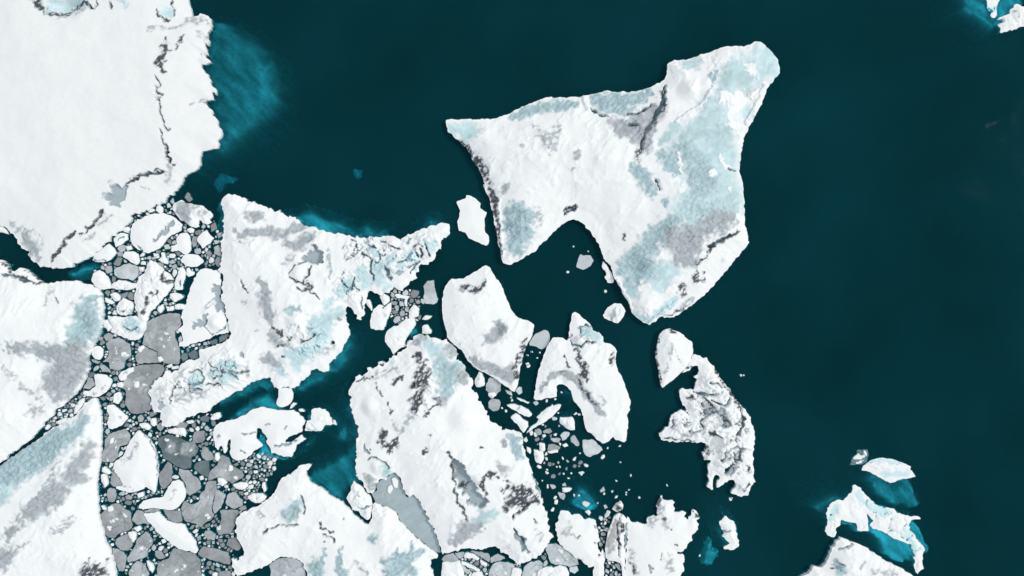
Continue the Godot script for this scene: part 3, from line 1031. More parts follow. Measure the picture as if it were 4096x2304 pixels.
	berg("iceberg", "dark-banded white iceberg with a grey frozen pond holding a rocky lump", "iceberg", 0.9, 3, 2.4, 0.25, 0,
		[1670,1340,1690,1338,1718,1342,1742,1351,1761,1357,1781,1359,1801,1375,1821,1397,1833,1417,1825,1433,1845,1449,1863,1469,1873,1497,1881,1516,1889,1532,1891,1552,1905,1576,1915,1600,1932,1624,1952,1652,1968,1683,1996,1699,2016,1713,2052,1721,2080,1727,2087,1747,2093,1775,2103,1803,2117,1846,2125,1867,2133,1899,2149,1931,2161,1967,2171,1998,2177,2030,2187,2062,2193,2094,2201,2122,2205,2145,2193,2169,2181,2193,2173,2209,2149,2223,2121,2237,2101,2249,2082,2253,2058,2241,2030,2221,1994,2197,1978,2187,1939,2194,1891,2194,1851,2199,1819,2203,1787,2211,1763,2211,1755,2165,1733,2102,1717,2074,1693,2034,1681,2006,1657,1976,1629,1984,1614,1951,1602,1911,1576,1885,1560,1899,1536,1915,1520,1922,1506,1939,1504,1957,1488,1970,1472,1963,1453,1935,1429,1907,1421,1879,1424,1827,1427,1768,1432,1749,1434,1717,1426,1689,1420,1669,1408,1642,1402,1618,1406,1598,1396,1562,1400,1546,1412,1534,1420,1516,1440,1502,1464,1495,1468,1475,1503,1467,1523,1459,1555,1439,1575,1427,1599,1409,1622,1393,1634,1377,1654,1357],
		[["h",[1857,1668,79.5]],
		["h",[1479,1628,47.7]],
		["v",[1686,1548,35.8]],
		["r",[1698,1509,51.7,1678,1608,39.8]],
		["b",[1710,1373,22.3,1758,1421,22.3,1781,1449,22.3,1742,1389,14.3]],
		["k",[1777,1493,33.8,1789,1524,33.8,1781,1568,26.2,1821,1477,26.2,1761,1461,22.3]],
		["g",[1801,1397,22.3,1817,1413,15.9]],
		["g",[1849,1501,22.3,1857,1524,14.3]],
		["g",[1686,1353,15.9,1662,1373,11.9]],
		["d",[1654,1425,11.1,1678,1413,11.1,1674,1441,11.1]],
		["d",[1698,1457,18.3,1686,1485,22.3,1710,1493,18.3,1678,1516,22.3,1706,1524,14.3,1662,1540,14.3]],
		["d",[1686,1564,18.3,1666,1588,22.3,1682,1612,18.3,1658,1628,14.3]],
		["d",[1750,1592,11.1,1761,1608,11.1,1742,1620,7.2,1718,1636,7.2,1706,1662,8.7]],
		["g",[1769,1600,18.3]],
		["s",[1646,1668,19.9,1630,1687,15.9,1662,1652,11.9]],
		["d",[1424,1524,5.6,1459,1516,7.2,1491,1509,7.2]],
		["s",[1539,1493,18.3,1583,1477,15.9,1511,1501,15.9]],
		["b",[1567,1449,11.9]],
		["d",[1602,1509,10.3,1575,1536,8.7]],
		["d",[1499,1532,3.6,1515,1560,5.2,1527,1580,7.2]],
		["d",[1555,1616,3.2,1567,1640,6.4,1567,1656,4.4]],
		["s",[1567,1683,8,1587,1707,18.3,1614,1723,14.3]],
		["d",[1531,1727,14.3,1527,1759,14.3,1543,1779,18.3,1579,1779,18.3,1559,1807,11.1]],
		["d",[1583,1755,11.1]],
		["d",[1722,1735,7.2]],
		["d",[1710,1787,8.7,1698,1811,7.2]],
		["d",[1928,1791,4]],
		["p",[1455,1783,4.4,1467,1807,6]],
		["g",[2012,1763,7.2,2020,1791,5.6]],
		["k",[2056,1787,18.3,2076,1819,18.3,2044,1755,14.3,2076,1759,10.3]],
		["v",[1867,1943,59.6]],
		["p",[1817,1843,10.3,1835,1875,21.9,1851,1907,26.2,1867,1951,30.2,1899,1990,32.6,1923,2014,20.7,1950,2002,10.3]],
		["h",[1859,1943,18.3]],
		["d",[1859,1943,19.9]],
		["d",[1795,1808,7.2,1807,1831,4.4]],
		["d",[1808,1859,3.2,1812,1899,4,1823,1967,5.2,1839,2014,7.2,1863,2062,8.7,1875,2082,7.2]],
		["d",[1958,1887,11.1,1986,1903,11.1,1939,1903,11.1,1923,1939,8.7,1946,1974,10.3]],
		["d",[2010,1959,14.3]],
		["g",[2002,1867,14.3,2018,1879,18.3]],
		["d",[2038,1951,14.3,2078,1959,23.9,2117,1967,20.7,2058,1986,23.9,2098,2002,27.8,2038,2006,20.7]],
		["d",[2137,1990,18.3,2157,2006,11.1,2082,2030,14.3]],
		["d",[2026,2038,14.3]],
		["d",[2030,1927,11.1]],
		["c",[2129,1907,5.2,2149,1951,5.2,2164,1990,5.2]],
		["b",[1946,2058,22.3,1923,2078,22.3,1978,2050,14.3]],
		["g",[1899,2110,22.3,1859,2110,26.2,1839,2145,26.2,1819,2173,18.3,1923,2102,14.3]],
		["p",[2058,2114,8,2070,2149,11.9,2090,2173,9.9,2101,2201,7.2,2117,2221,4.4]],
		["c",[2054,2110,4,2078,2149,4.8,2098,2177,4]],
		["c",[2133,2078,4.8,2141,2094,6.4]],
		["s",[2157,2137,15.9,2165,2157,11.9]],
		["s",[2042,2197,15.9]],
		["c",[2050,2078,2.8,2058,2062,2.8,2098,2038,2.5]],
		["b",[1536,1875,19.9,1548,1895,15.9]],
		["h",[1508,1875,35.8]],
		["c",[1464,1847,4,1480,1829,4,1512,1839,4.4,1540,1855,5.6,1552,1875,4.8]],
		["g",[1464,1907,11.9,1480,1931,15.9,1492,1951,11.9]]],
		[[1.3,5,4,[1420,1499,1364,1546,1336,1598,1328,1658,1340,1717,1356,1817,1515,1817,1531,1618]],
		[1.1,5,2.8,[1230,1847,1282,1831,1329,1808,1377,1752,1413,1704,1488,1744,1488,1951,1429,1967,1413,2070,1329,2046,1258,1990,1202,1935]]], "dark-banded iceberg")
	berg("ice_floe", "pale grey frozen pond of smooth ice filling the cleft between two white icebergs", "frozen pond", 0.12, 0.16, 0.8, 0.05, 0,
		[1486,1971,1508,1963,1506,1939,1520,1923,1552,1907,1572,1889,1592,1903,1612,1951,1627,1988,1655,1980,1679,2006,1691,2034,1715,2074,1731,2102,1753,2165,1762,2211,1735,2201,1695,2169,1655,2137,1631,2110,1604,2086,1588,2046,1568,2034,1536,2022,1504,2008],
		[["P",[0,0,7950.3]],
		["s",[1552,1951,11.9,1536,1986,15.9]]],
		[], "pale grey frozen pond")
	berg("ice_block", "six-sided white ice slab standing on the frozen pond, the one nearer the cleft wall", "ice block", 0.5, 0.6, 0.5, 0.02, 0,
		[1568,1915,1580,1910,1594,1923,1590,1951,1576,1947],
		[],
		[], "six-sided white ice slab")
	berg("ice_block", "narrow white ice slab standing on the frozen pond, lower of the pair", "ice block", 0.5, 0.6, 0.5, 0.02, 0,
		[1554,1945,1568,1939,1572,1955,1562,1974,1551,1967],
		[],
		[], "narrow white ice slab")
	berg("iceberg", "white iceberg with a hooked pointed corner and rippled blue melt streaks", "iceberg", 0.8, 2.4, 2.4, 0.14, 0,
		[1198,1859,1218,1857,1230,1853,1246,1859,1244,1869,1226,1881,1228,1895,1238,1919,1250,1929,1282,1949,1309,1970,1333,1988,1365,2002,1385,2020,1405,2042,1429,2070,1457,2088,1472,2098,1484,2082,1489,2046,1492,2014,1504,2009,1536,2024,1568,2036,1588,2048,1603,2088,1631,2113,1654,2141,1694,2172,1734,2204,1755,2218,1751,2230,1727,2237,1725,2257,1731,2285,1739,2384,1250,2384,1232,2304,1224,2277,1211,2245,1190,2234,1146,2226,1115,2230,1087,2247,1071,2261,1031,2275,980,2296,948,2302,934,2265,926,2233,944,2237,952,2247,958,2229,974,2225,976,2205,964,2177,948,2145,942,2122,950,2114,944,2082,952,2068,980,2046,1019,2028,1051,2012,1075,1994,1099,1967,1111,1943,1119,1919,1139,1905,1162,1897,1182,1879],
		[["v",[1170,2046,35.8]],
		["k",[1186,2014,18.3,1178,2030,18.3,1146,2058,22.3,1174,2070,15.9]],
		["s",[1210,2046,11.9,1099,2062,10.3]],
		["s",[1031,2054,8,1059,2070,6.4]],
		["c",[1051,2129,5.6,1075,2116,5.2,1115,2100,5.2,1158,2102,4.4,1186,2098,3.6]],
		["c",[1204,1986,3.2,1210,2014,4,1218,2058,4]],
		["s",[1109,2006,6]],
		["d",[1373,2074,9.5]],
		["d",[1282,2090,4,1282,2110,4.4,1313,2122,5.2,1329,2129,5.2]],
		["c",[1292,2141,4,1313,2145,3.2,1333,2153,3.2,1333,2165,5.2]],
		["d",[1301,2165,5.6]],
		["k",[1250,2253,18.3,1258,2281,26.2,1290,2233,8.7,1298,2201,7.2]],
		["k",[1282,2292,18.3]],
		["k",[1357,2257,14.3,1361,2217,8.7,1365,2181,4.4]],
		["k",[1365,2281,18.3,1377,2300,15.9]],
		["k",[1488,2153,16.7,1496,2173,10.3]],
		["k",[1544,2241,18.3,1592,2229,18.3,1623,2245,31.8,1600,2273,27.8,1552,2292,22.3]],
		["k",[1647,2221,14.3,1691,2209,11.1]],
		["k",[1592,2189,5.2,1592,2221,8]],
		["k",[1647,2173,5.2,1647,2213,8.7]],
		["k",[1647,2285,22.3]],
		["s",[1421,2241,9.9,1476,2292,8]],
		["d",[1389,2030,6.4]]],
		[], "hooked-corner iceberg")
	berg("ice_floe", "rounded white block with a dark cleft jammed between the hooked iceberg and the pond", "ice block", 0.6, 1.6, 0.9, 0.08, 0.1,
		[1417,1923,1433,1935,1453,1951,1464,1970,1484,1986,1490,2014,1488,2042,1480,2074,1468,2078,1449,2062,1433,2044,1413,2038,1403,2022,1389,1998,1391,1982,1403,1963,1405,1943],
		[["c",[1437,2035,5.2,1457,2030,6,1484,2026,4.4]],
		["s",[1433,1963,3.6,1437,1986,3.6,1457,1994,3.2]],
		["b",[1457,2050,10.3]]],
		[], "rounded white block")
	berg("ice_floe", "white floe with a concave left side and rumpled grey hollow, facing the dark-banded iceberg", "ice floe", 0.5, 1.3, 1, 0.12, 0,
		[2233,2058,2245,2044,2260,2038,2276,2046,2284,2058,2300,2056,2320,2056,2332,2070,2340,2080,2360,2074,2380,2082,2384,2102,2390,2126,2398,2153,2400,2165,2388,2177,2394,2193,2400,2209,2412,2197,2420,2221,2416,2261,2414,2364,2376,2364,2372,2277,2382,2265,2352,2267,2344,2257,2324,2241,2304,2233,2276,2209,2249,2185,2233,2161,2225,2129,2221,2098,2235,2082],
		[["c",[2378,2173,5.6,2384,2177,4.8]],
		["c",[2377,2106,4.8,2381,2114,4]],
		["s",[2276,2106,18.3,2264,2126,14.3,2304,2149,6.4]],
		["s",[2332,2245,8,2312,2229,4.8]],
		["c",[2304,2157,2.8,2320,2141,2.8]],
		["o",[2396,2226,3.6]]],
		[[0.7,4,1.2,[2217,2058,2245,2034,2296,2042,2344,2066,2392,2078,2392,2118,2336,2086,2229,2102]]], "concave-sided white floe")
	berg("ice_floe", "tilted slab with grey striated face and a black seam, standing beside the ragged white floe", "ice slab", 0.9, 2, 0.6, 0.06, 0,
		[2473,2052,2493,2058,2507,2074,2511,2094,2509,2126,2505,2165,2501,2205,2499,2245,2496,2348,2489,2348,2487,2277,2479,2249,2449,2241,2424,2233,2420,2197,2424,2165,2433,2126,2445,2094,2457,2066],
		[["S",[2465,2086,14.3,2449,2145,18.3,2441,2197,19.9]],
		["c",[2481,2070,4,2474,2106,5.2,2470,2145,6,2476,2185,5.2,2481,2221,4.4]],
		["d",[2485,2078,6.4,2493,2126,5.6,2489,2129,4.8]],
		["c",[2508,2098,4,2504,2149,4.4,2500,2197,4]],
		["d",[2481,2197,5.6,2477,2157,4]]],
		[], "")
	berg("ice_floe", "small grey rubbly ice peak just above the striated tilted slab", "ice floe", 0.5, 1, 0.5, 0.1, 0.2,
		[2451,2034,2469,2010,2481,2004,2495,2022,2489,2042,2465,2046],
		[["S",[2473,2026,15.9]],
		["d",[2481,2042,6.4,2469,2022,4.8]]],
		[], "small grey rubbly ice peak")
	berg("ice_floe", "ragged white floe with horn-like spikes along its torn upper edge", "ice floe", 0.5, 1.2, 0.9, 0.18, 0,
		[2511,2070,2521,2082,2541,2090,2561,2092,2583,2098,2589,2086,2594,2068,2608,2066,2628,2062,2632,2042,2626,2020,2634,2006,2636,1990,2644,1984,2656,1998,2668,2004,2688,1998,2696,2006,2688,2018,2696,2034,2696,2046,2716,2050,2724,2038,2742,2052,2738,2070,2744,2084,2753,2082,2763,2050,2775,2036,2791,2050,2796,2066,2785,2082,2791,2098,2785,2129,2765,2143,2769,2155,2751,2177,2736,2203,2704,2204,2705,2215,2734,2217,2740,2229,2734,2249,2736,2281,2720,2304,2720,2384,2498,2384,2501,2245,2506,2185,2512,2126],
		[["s",[2640,2006,15.9,2636,2046,19.9,2620,2078,23.9,2604,2094,15.9]],
		["s",[2668,2098,23.9]],
		["d",[2644,1990,8,2638,2014,6.4]],
		["d",[2658,2078,8]],
		["d",[2684,2118,5.6]],
		["s",[2525,2197,10.3,2529,2245,15.9,2549,2292,19.9]],
		["d",[2525,2257,6.4,2537,2292,8]],
		["d",[2696,2177,3.6,2708,2181,2.8]],
		["d",[2648,2213,4.4,2642,2235,3.6]],
		["p",[2596,2271,8.7]],
		["d",[2604,2287,5.6]],
		["s",[2680,2237,19.9,2676,2285,15.9]],
		["d",[2775,2046,6.4,2791,2070,4]],
		["s",[2720,2046,8]]],
		[], "ragged white floe")
	berg("ice_floe", "smooth tilted white slab with a dark left cliff, leaning on the curved rubble iceberg", "ice slab", 0.9, 1.9, 0.7, 0.06, 0,
		[2664,1314,2676,1312,2712,1326,2736,1342,2752,1360,2764,1364,2770,1377,2770,1409,2760,1445,2744,1469,2720,1493,2704,1509,2676,1529,2649,1552,2641,1536,2635,1505,2633,1473,2623,1441,2621,1409,2629,1377,2635,1342,2649,1324],
		[["d",[2637,1346,5.2,2629,1389,5.6,2626,1421,6,2631,1457,4.8,2637,1489,4.8,2643,1529,4.8]],
		["d",[2684,1322,6,2704,1332,6]],
		["s",[2657,1513,4.8,2688,1370,4,2720,1449,3.2]]],
		[], "smooth tilted white slab")
	berg("iceberg", "hook-shaped iceberg of jumbled cracked blocks with dark seams and two water holes", "iceberg", 0.9, 1.8, 1.2, 0.16, 0.1,
		[2772,1415,2800,1423,2823,1433,2829,1445,2847,1453,2851,1465,2867,1485,2879,1513,2899,1536,2919,1560,2939,1592,2959,1616,2982,1644,3000,1672,3008,1695,3014,1727,3018,1767,3012,1807,3013,1808,3012,1859,3014,1895,3016,1923,3002,1943,2992,1959,2988,1982,2962,1988,2942,1982,2926,1972,2928,1959,2936,1949,2942,1931,2934,1919,2914,1919,2903,1931,2883,1939,2867,1947,2863,1931,2877,1915,2875,1903,2863,1903,2851,1919,2847,1931,2847,1955,2831,1951,2833,1919,2833,1895,2831,1863,2843,1843,2819,1835,2805,1813,2817,1808,2821,1784,2827,1772,2808,1769,2776,1769,2736,1765,2688,1763,2653,1765,2641,1747,2637,1731,2655,1715,2676,1707,2676,1688,2684,1664,2704,1648,2724,1636,2736,1644,2758,1666,2754,1648,2736,1628,2724,1608,2716,1584,2716,1568,2728,1554,2752,1554,2776,1560,2802,1573,2778,1552,2784,1540,2788,1521,2772,1505,2792,1491,2792,1469,2776,1461,2752,1481,2728,1495,2744,1469,2762,1445],
		[["r",[2855,1568,111.3,2915,1688,111.3]],
		["r",[2756,1688,99.4]],
		["r",[2926,1827,99.4]],
		["d",[2863,1477,5.2,2879,1513,5.2,2907,1544,6.4,2927,1576,6.4,2947,1608,5.2,2959,1632,5.2]],
		["d",[2975,1672,7.2,2971,1699,8.7,2959,1731,8.7]],
		["d",[2752,1473,10.3,2772,1469,7.2]],
		["g",[2827,1628,18.3,2843,1640,14.3]],
		["c",[2800,1684,5.2,2835,1656,5.6,2855,1644,4]],
		["c",[2808,1695,5.6,2816,1711,5.2]],
		["g",[2883,1648,14.3,2895,1676,20.7,2907,1695,14.3]],
		["d",[2899,1672,8.7]],
		["d",[2772,1588,8.7,2752,1592,5.2]],
		["d",[2808,1580,10.3,2827,1604,10.3,2847,1624,5.6]],
		["c",[2776,1564,4.8,2816,1584,4.8,2847,1620,4.8]],
		["c",[2800,1576,4,2855,1584,3.6]],
		["c",[2835,1536,3.6,2867,1532,3.6,2891,1552,3.6]],
		["c",[2851,1600,3.6,2879,1620,3.6,2915,1616,3.6,2919,1592,3.2]],
		["d",[2657,1751,4.4,2688,1755,4.4,2736,1761,5.2,2784,1765,5.2]],
		["s",[2776,1731,15.9,2736,1743,15.9]],
		["d",[2847,1731,10.3,2871,1743,7.2]],
		["c",[2831,1727,4.4,2875,1747,4.8,2887,1751,4]],
		["c",[2756,1727,3.2,2800,1723,3.2]],
		["c",[2696,1688,3.2,2692,1711,3.2]],
		["c",[2967,1632,3.6,2975,1688,4,2955,1739,4]],
		["p",[2916,1813,8,2914,1827,6]],
		["p",[2891,1829,6]],
		["d",[2954,1827,14.3,2962,1804,7.2]],
		["c",[2887,1847,3.2,2899,1808,3.2,2922,1788,3.2,2946,1792,3.2,2966,1800,3.2]],
		["c",[2934,1815,3.6,2942,1847,3.6]],
		["c",[2922,1752,2.8,2910,1768,2.8]],
		["o",[2910,1887,13.5,2926,1869,8.7,2903,1879,8.7]],
		["o",[2867,1914,9.5]],
		["c",[2926,1903,4,2938,1871,4]],
		["d",[2994,1863,7.2,3002,1891,6.4]],
		["s",[2831,1800,13.9,2823,1823,9.9,2839,1851,6.4]],
		["d",[2831,1788,8.7,2827,1819,6.4]],
		["s",[2946,1943,8,2986,1967,8.7]],
		["d",[2982,1967,4.8,2994,1939,3.6]],
		["c",[2946,1752,3.2,2950,1736,3.2]]],
		[], "")
	berg("ice_floe", "small crooked white floe with a curled foot in open water", "ice floe", 0.4, 0.9, 0.6, 0.12, 0.15,
		[2899,2064,2918,2074,2936,2090,2942,2106,2948,2112,2938,2120,2946,2133,2948,2149,2956,2161,2952,2185,2930,2199,2903,2197,2895,2189,2907,2183,2918,2173,2907,2161,2887,2145,2893,2129,2883,2110,2877,2094,2887,2078],
		[["s",[2899,2110,11.9,2899,2141,8.7]],
		["c",[2887,2126,2.8,2922,2122,2.8]]],
		[[0.8,4.5,1.4,[2883,2046,2914,2050,2962,2086,2970,2145,2962,2197,2922,2209,2887,2201,2863,2149,2855,2110]]], "small crooked white floe")
	berg("iceberg", "white iceberg flank with a long straight cliff and a bluish dent", "iceberg", 1, 2.8, 2, 0.12, 0,
		[3203,2312,3231,2290,3247,2277,3255,2263,3275,2269,3295,2261,3311,2233,3326,2197,3350,2161,3362,2149,3386,2157,3402,2163,3442,2177,3477,2197,3509,2221,3541,2241,3585,2261,3621,2283,3652,2304,3748,2384,3152,2384],
		[["p",[3350,2261,18.3,3366,2257,9.5]],
		["b",[3366,2281,19.9]],
		["d",[3330,2273,6]],
		["s",[3454,2249,11.9,3438,2261,8]],
		["s",[3589,2296,11.9,3485,2281,11.9]],
		["c",[3374,2151,3.6,3402,2159,3.6,3450,2175,3.2]],
		["c",[3358,2205,2.5,3414,2181,2.5]]],
		[], "")
	berg("ice_floe", "white lens-shaped floe with a pale snow ridge and a turquoise keel below it", "ice floe", 0.15, 0.6, 0.8, 0.06, 0,
		[3454,1863,3481,1843,3505,1833,3545,1832,3585,1841,3617,1853,3642,1865,3638,1877,3652,1889,3661,1907,3636,1913,3609,1915,3585,1925,3565,1932,3545,1923,3513,1907,3485,1891,3466,1883,3446,1883],
		[["W",[3470,1859,8,3549,1863,10.3,3629,1867,8.7]],
		["Q",[3489,1847,9.5,3549,1841,10.3,3613,1857,8]],
		["Q",[3529,1895,18.3,3589,1899,18.3,3629,1895,14.3]]],
		[[1.1,6,2.6,[3438,1871,3422,1919,3422,1951,3454,1982,3493,2022,3581,2058,3652,2070,3724,2030,3692,1967,3660,1871,3549,1843,3470,1851]]], "")
	berg("ice_floe", "sprawling half-submerged pale ice mass with hanging lobes and a turquoise fringe", "ice floe", 0.04, 0.32, 0.6, 0.14, 0.12,
		[3414,1939,3430,1943,3454,1959,3462,1982,3485,2002,3509,2018,3541,2028,3573,2038,3601,2054,3629,2062,3648,2066,3660,2060,3680,2074,3668,2080,3644,2078,3636,2106,3644,2122,3656,2137,3668,2165,3692,2185,3696,2205,3690,2241,3692,2273,3672,2296,3654,2273,3662,2249,3648,2217,3629,2177,3585,2159,3543,2133,3521,2124,3497,2116,3481,2102,3494,2086,3477,2070,3456,2046,3470,2074,3473,2098,3473,2122,3450,2128,3430,2118,3426,2094,3390,2090,3364,2080,3360,2102,3344,2114,3342,2143,3322,2149,3303,2133,3301,2118,3311,2086,3307,2054,3311,2030,3326,2010,3350,2002,3374,1998,3394,1982,3408,1963],
		[["Q",[3430,1974,23.9,3470,2022,19.9,3549,2054,23.9]],
		["Q",[3326,2066,19.9,3342,2030,15.9]],
		["Q",[3629,2129,23.9,3660,2197,23.9]],
		["u",[3456,1955,6.4,3493,2006,7.2,3541,2026,7.2]],
		["u",[3636,2185,7.2,3656,2225,7.2]]],
		[[0.7,5.5,1.7,[3223,2014,3287,1967,3350,1951,3414,1959,3485,1982,3573,2022,3648,2050,3692,2094,3724,2173,3732,2225,3708,2245,3684,2300,3644,2277,3621,2257,3597,2273,3541,2241,3497,2201,3473,2141,3422,2149,3366,2118,3318,2126,3271,2086,3235,2050]]], "sprawling half-submerged pale ice mass")
	berg("ice_floe", "glassy clear ice lump with white facets beside the lens-shaped floe", "ice floe", 0.15, 0.4, 0.5, 0.08, 0.1,
		[3426,1800,3454,1798,3470,1800,3475,1823,3466,1847,3442,1857,3402,1859,3410,1831,3426,1819],
		[["G",[0,0,7950.3]],
		["W",[3454,1811,10.3]],
		["W",[3422,1831,10.3,3446,1827,6.4]],
		["W",[3430,1851,5.6,3454,1843,4]]],
		[], "glassy clear ice lump")
	berg("ice_floe", "crisp white wedge of ice with a frayed end above turquoise shallows", "ice floe", 0.15, 1, 0.8, 0.1, 0.1,
		[4056,18,4075,17,4096,31,4133,49,4149,92,4093,104,4067,114,4047,123,4042,118,4026,128,4004,132,3999,127,4003,114,3985,97,3983,87,3993,71,4018,63,4037,54,4041,38,4052,28],
		[["s",[4067,43,6.6,4075,66,4.9]],
		["u",[3995,92,9.9,4018,71,6.6]]],
		[[0.8,5.5,1.7,[3820,-49,3820,28,3820,69,3853,79,3899,99,3911,119,3955,133,3985,132,4008,128,4051,92,4116,16,4100,-49]]], "crisp white wedge")
	berg("ice_floe", "pale tongue of ice barely awash in turquoise shallows beside the frayed wedge", "ice floe", 0.04, 0.2, 0.8, 0.08, 0,
		[3942,-49,4014,-49,4001,0,3995,10,3985,30,3986,58,3980,72,3967,71,3960,63,3968,46,3952,41,3949,20],
		[["Q",[3968,33,19.8]]],
		[], "")
	berg("ice_floe", "tall white floe with scalloped sides beside the blue-flecked iceberg's dark cliff", "ice floe", 0.5, 1, 1, 0.07, 0,
		[1865,782,1875,780,1892,787,1907,800,1922,817,1922,832,1945,849,1943,864,1939,879,1937,914,1942,931,1958,949,1954,974,1948,983,1914,971,1872,951,1865,931,1837,924,1830,889,1840,854,1842,844,1825,807,1835,802,1862,795],
		[],
		[], "")
	berg("iceberg", "white iceberg with two grey rumpled patches and a dark ribbed right cliff", "iceberg", 0.8, 2.2, 2, 0.08, 0,
		[1884,1097,1937,1065,1947,1062,1959,1068,1971,1093,1999,1133,2014,1157,2024,1187,2039,1227,2058,1257,2088,1277,2118,1284,2135,1297,2132,1321,2131,1334,2125,1350,2107,1377,2095,1417,2087,1449,2080,1481,2076,1516,2070,1548,2056,1566,2036,1554,2008,1534,1980,1512,1948,1495,1909,1477,1881,1451,1861,1425,1853,1407,1833,1389,1805,1369,1791,1350,1785,1322,1777,1290,1768,1240,1770,1193,1781,1145,1805,1116,1852,1113],
		[["d",[1845,1147,9.9,1875,1152,12.9,1904,1162,13.9,1929,1142,12.9,1944,1123,8.9]],
		["g",[1850,1162,9.9]],
		["v",[1988,1322,43.7]],
		["g",[1996,1294,14.3,2012,1310,18.3,1980,1342,27.8,1956,1357,19.9]],
		["g",[2004,1326,22.3]],
		["s",[1841,1377,10.3]],
		["g",[1897,1429,14.3,1917,1461,18.3,1956,1469,18.3,1996,1489,22.3,2036,1509,22.3,2044,1469,14.3]],
		["d",[2111,1350,8.7,2095,1373,10.3,2087,1409,10.3,2072,1441,11.9,2060,1477,13.5,2064,1516,10.3]]],
		[], "iceberg with two grey rumpled patches")
	berg("iceberg", "white iceberg with a blue block on its crown and a deeply curved bay", "iceberg", 0.7, 1.9, 1.6, 0.09, 0,
		[2289,1252,2297,1246,2317,1259,2342,1279,2366,1301,2371,1321,2396,1329,2411,1346,2416,1369,2441,1374,2461,1391,2468,1409,2462,1433,2464,1465,2478,1493,2494,1521,2501,1548,2515,1576,2521,1608,2517,1644,2509,1662,2513,1688,2507,1727,2505,1753,2496,1767,2466,1761,2450,1747,2434,1765,2416,1773,2398,1765,2374,1741,2350,1725,2339,1707,2335,1676,2327,1644,2315,1624,2295,1604,2287,1576,2275,1552,2259,1538,2239,1536,2227,1544,2227,1568,2229,1586,2199,1590,2164,1598,2140,1598,2136,1584,2142,1540,2152,1489,2168,1441,2183,1401,2199,1366,2211,1352,2239,1350,2259,1354,2271,1364,2277,1326,2279,1302],
		[["v",[2251,1529,23.9]],
		["r",[2346,1342,47.7]],
		["d",[2287,1342,5.6,2271,1354,7.2]],
		["d",[2378,1370,8.7,2354,1366,10.3]],
		["b",[2339,1326,18.3,2378,1334,14.3,2394,1358,14.3]],
		["h",[2362,1334,27.8]],
		["h",[2311,1364,23.9]],
		["c",[2319,1326,3.6,2327,1310,3.6,2339,1302,3.2,2362,1310,3.2]],
		["c",[2283,1366,3.2,2291,1379,3.2,2323,1384,3.6,2344,1366,3.6]],
		["d",[2307,1393,8.7,2315,1417,12.7,2323,1445,15.9,2335,1473,20.7,2339,1505,17.9,2346,1525,8.7]],
		["d",[2255,1417,3.6,2267,1445,5.2,2279,1469,4.4]],
		["g",[2164,1560,5.6,2180,1536,7.2,2199,1513,11.1,2227,1493,12.7,2259,1493,12.7,2287,1501,12.7,2307,1517,11.1]],
		["g",[2307,1517,10.3,2327,1548,11.1,2346,1580,14.3,2374,1608,12.7,2394,1640,11.1,2410,1660,8.7]],
		["d",[2251,1487,5.2,2231,1485,4]],
		["d",[2315,1525,5.6,2339,1568,6.4,2358,1592,5.6,2386,1624,4.8]],
		["s",[2410,1588,11.9,2418,1612,8]],
		["d",[2454,1409,8.7,2446,1441,10.3,2444,1469,7.2]]],
		[[1,5,2,[2227,1544,2219,1592,2259,1616,2323,1648,2323,1707,2362,1751,2418,1791,2458,1775,2458,1688,2410,1616,2307,1505]]], "iceberg crowned with a blue block")
	berg("ice_floe", "light grey smooth oval plate touching the ribbed cliff of the white iceberg", "ice plate", 0.14, 0.2, 0.6, 0.05, 0,
		[2118,1369,2143,1334,2178,1319,2193,1324,2200,1351,2193,1381,2168,1398,2143,1386,2120,1381],
		[["L",[0,0,7950.3]]],
		[], "light grey smooth oval plate")
	berg("ice_floe", "round white floe with a grey smudge across its middle in the dark bay", "ice floe", 0.4, 0.9, 0.7, 0.06, 0.1,
		[2411,1262,2431,1229,2461,1212,2486,1217,2503,1244,2491,1272,2471,1294,2441,1284,2419,1272],
		[["g",[2458,1237,5,2451,1262,8.9,2446,1277,5]]],
		[], "round white floe")
	berg("ice_floe", "pale grey thin plate adrift alone in the dark bay under the blue-flecked iceberg", "ice plate", 0.1, 0.15, 0.5, 0.05, 0,
		[2322,1016,2337,1023,2361,1021,2374,1043,2361,1065,2332,1079,2307,1068,2312,1038],
		[["L",[0,0,7950.3]]],
		[], "pale grey thin plate")
	berg("ice_floe", "thin white chip clinging to the wall of the blue-flecked iceberg's bay", "ice floe", 0.4, 0.8, 0.5, 0.08, 0,
		[2411,1046,2426,1058,2441,1083,2456,1120,2448,1134,2430,1128,2419,1108,2427,1093,2409,1068],
		[],
		[], "thin white chip")
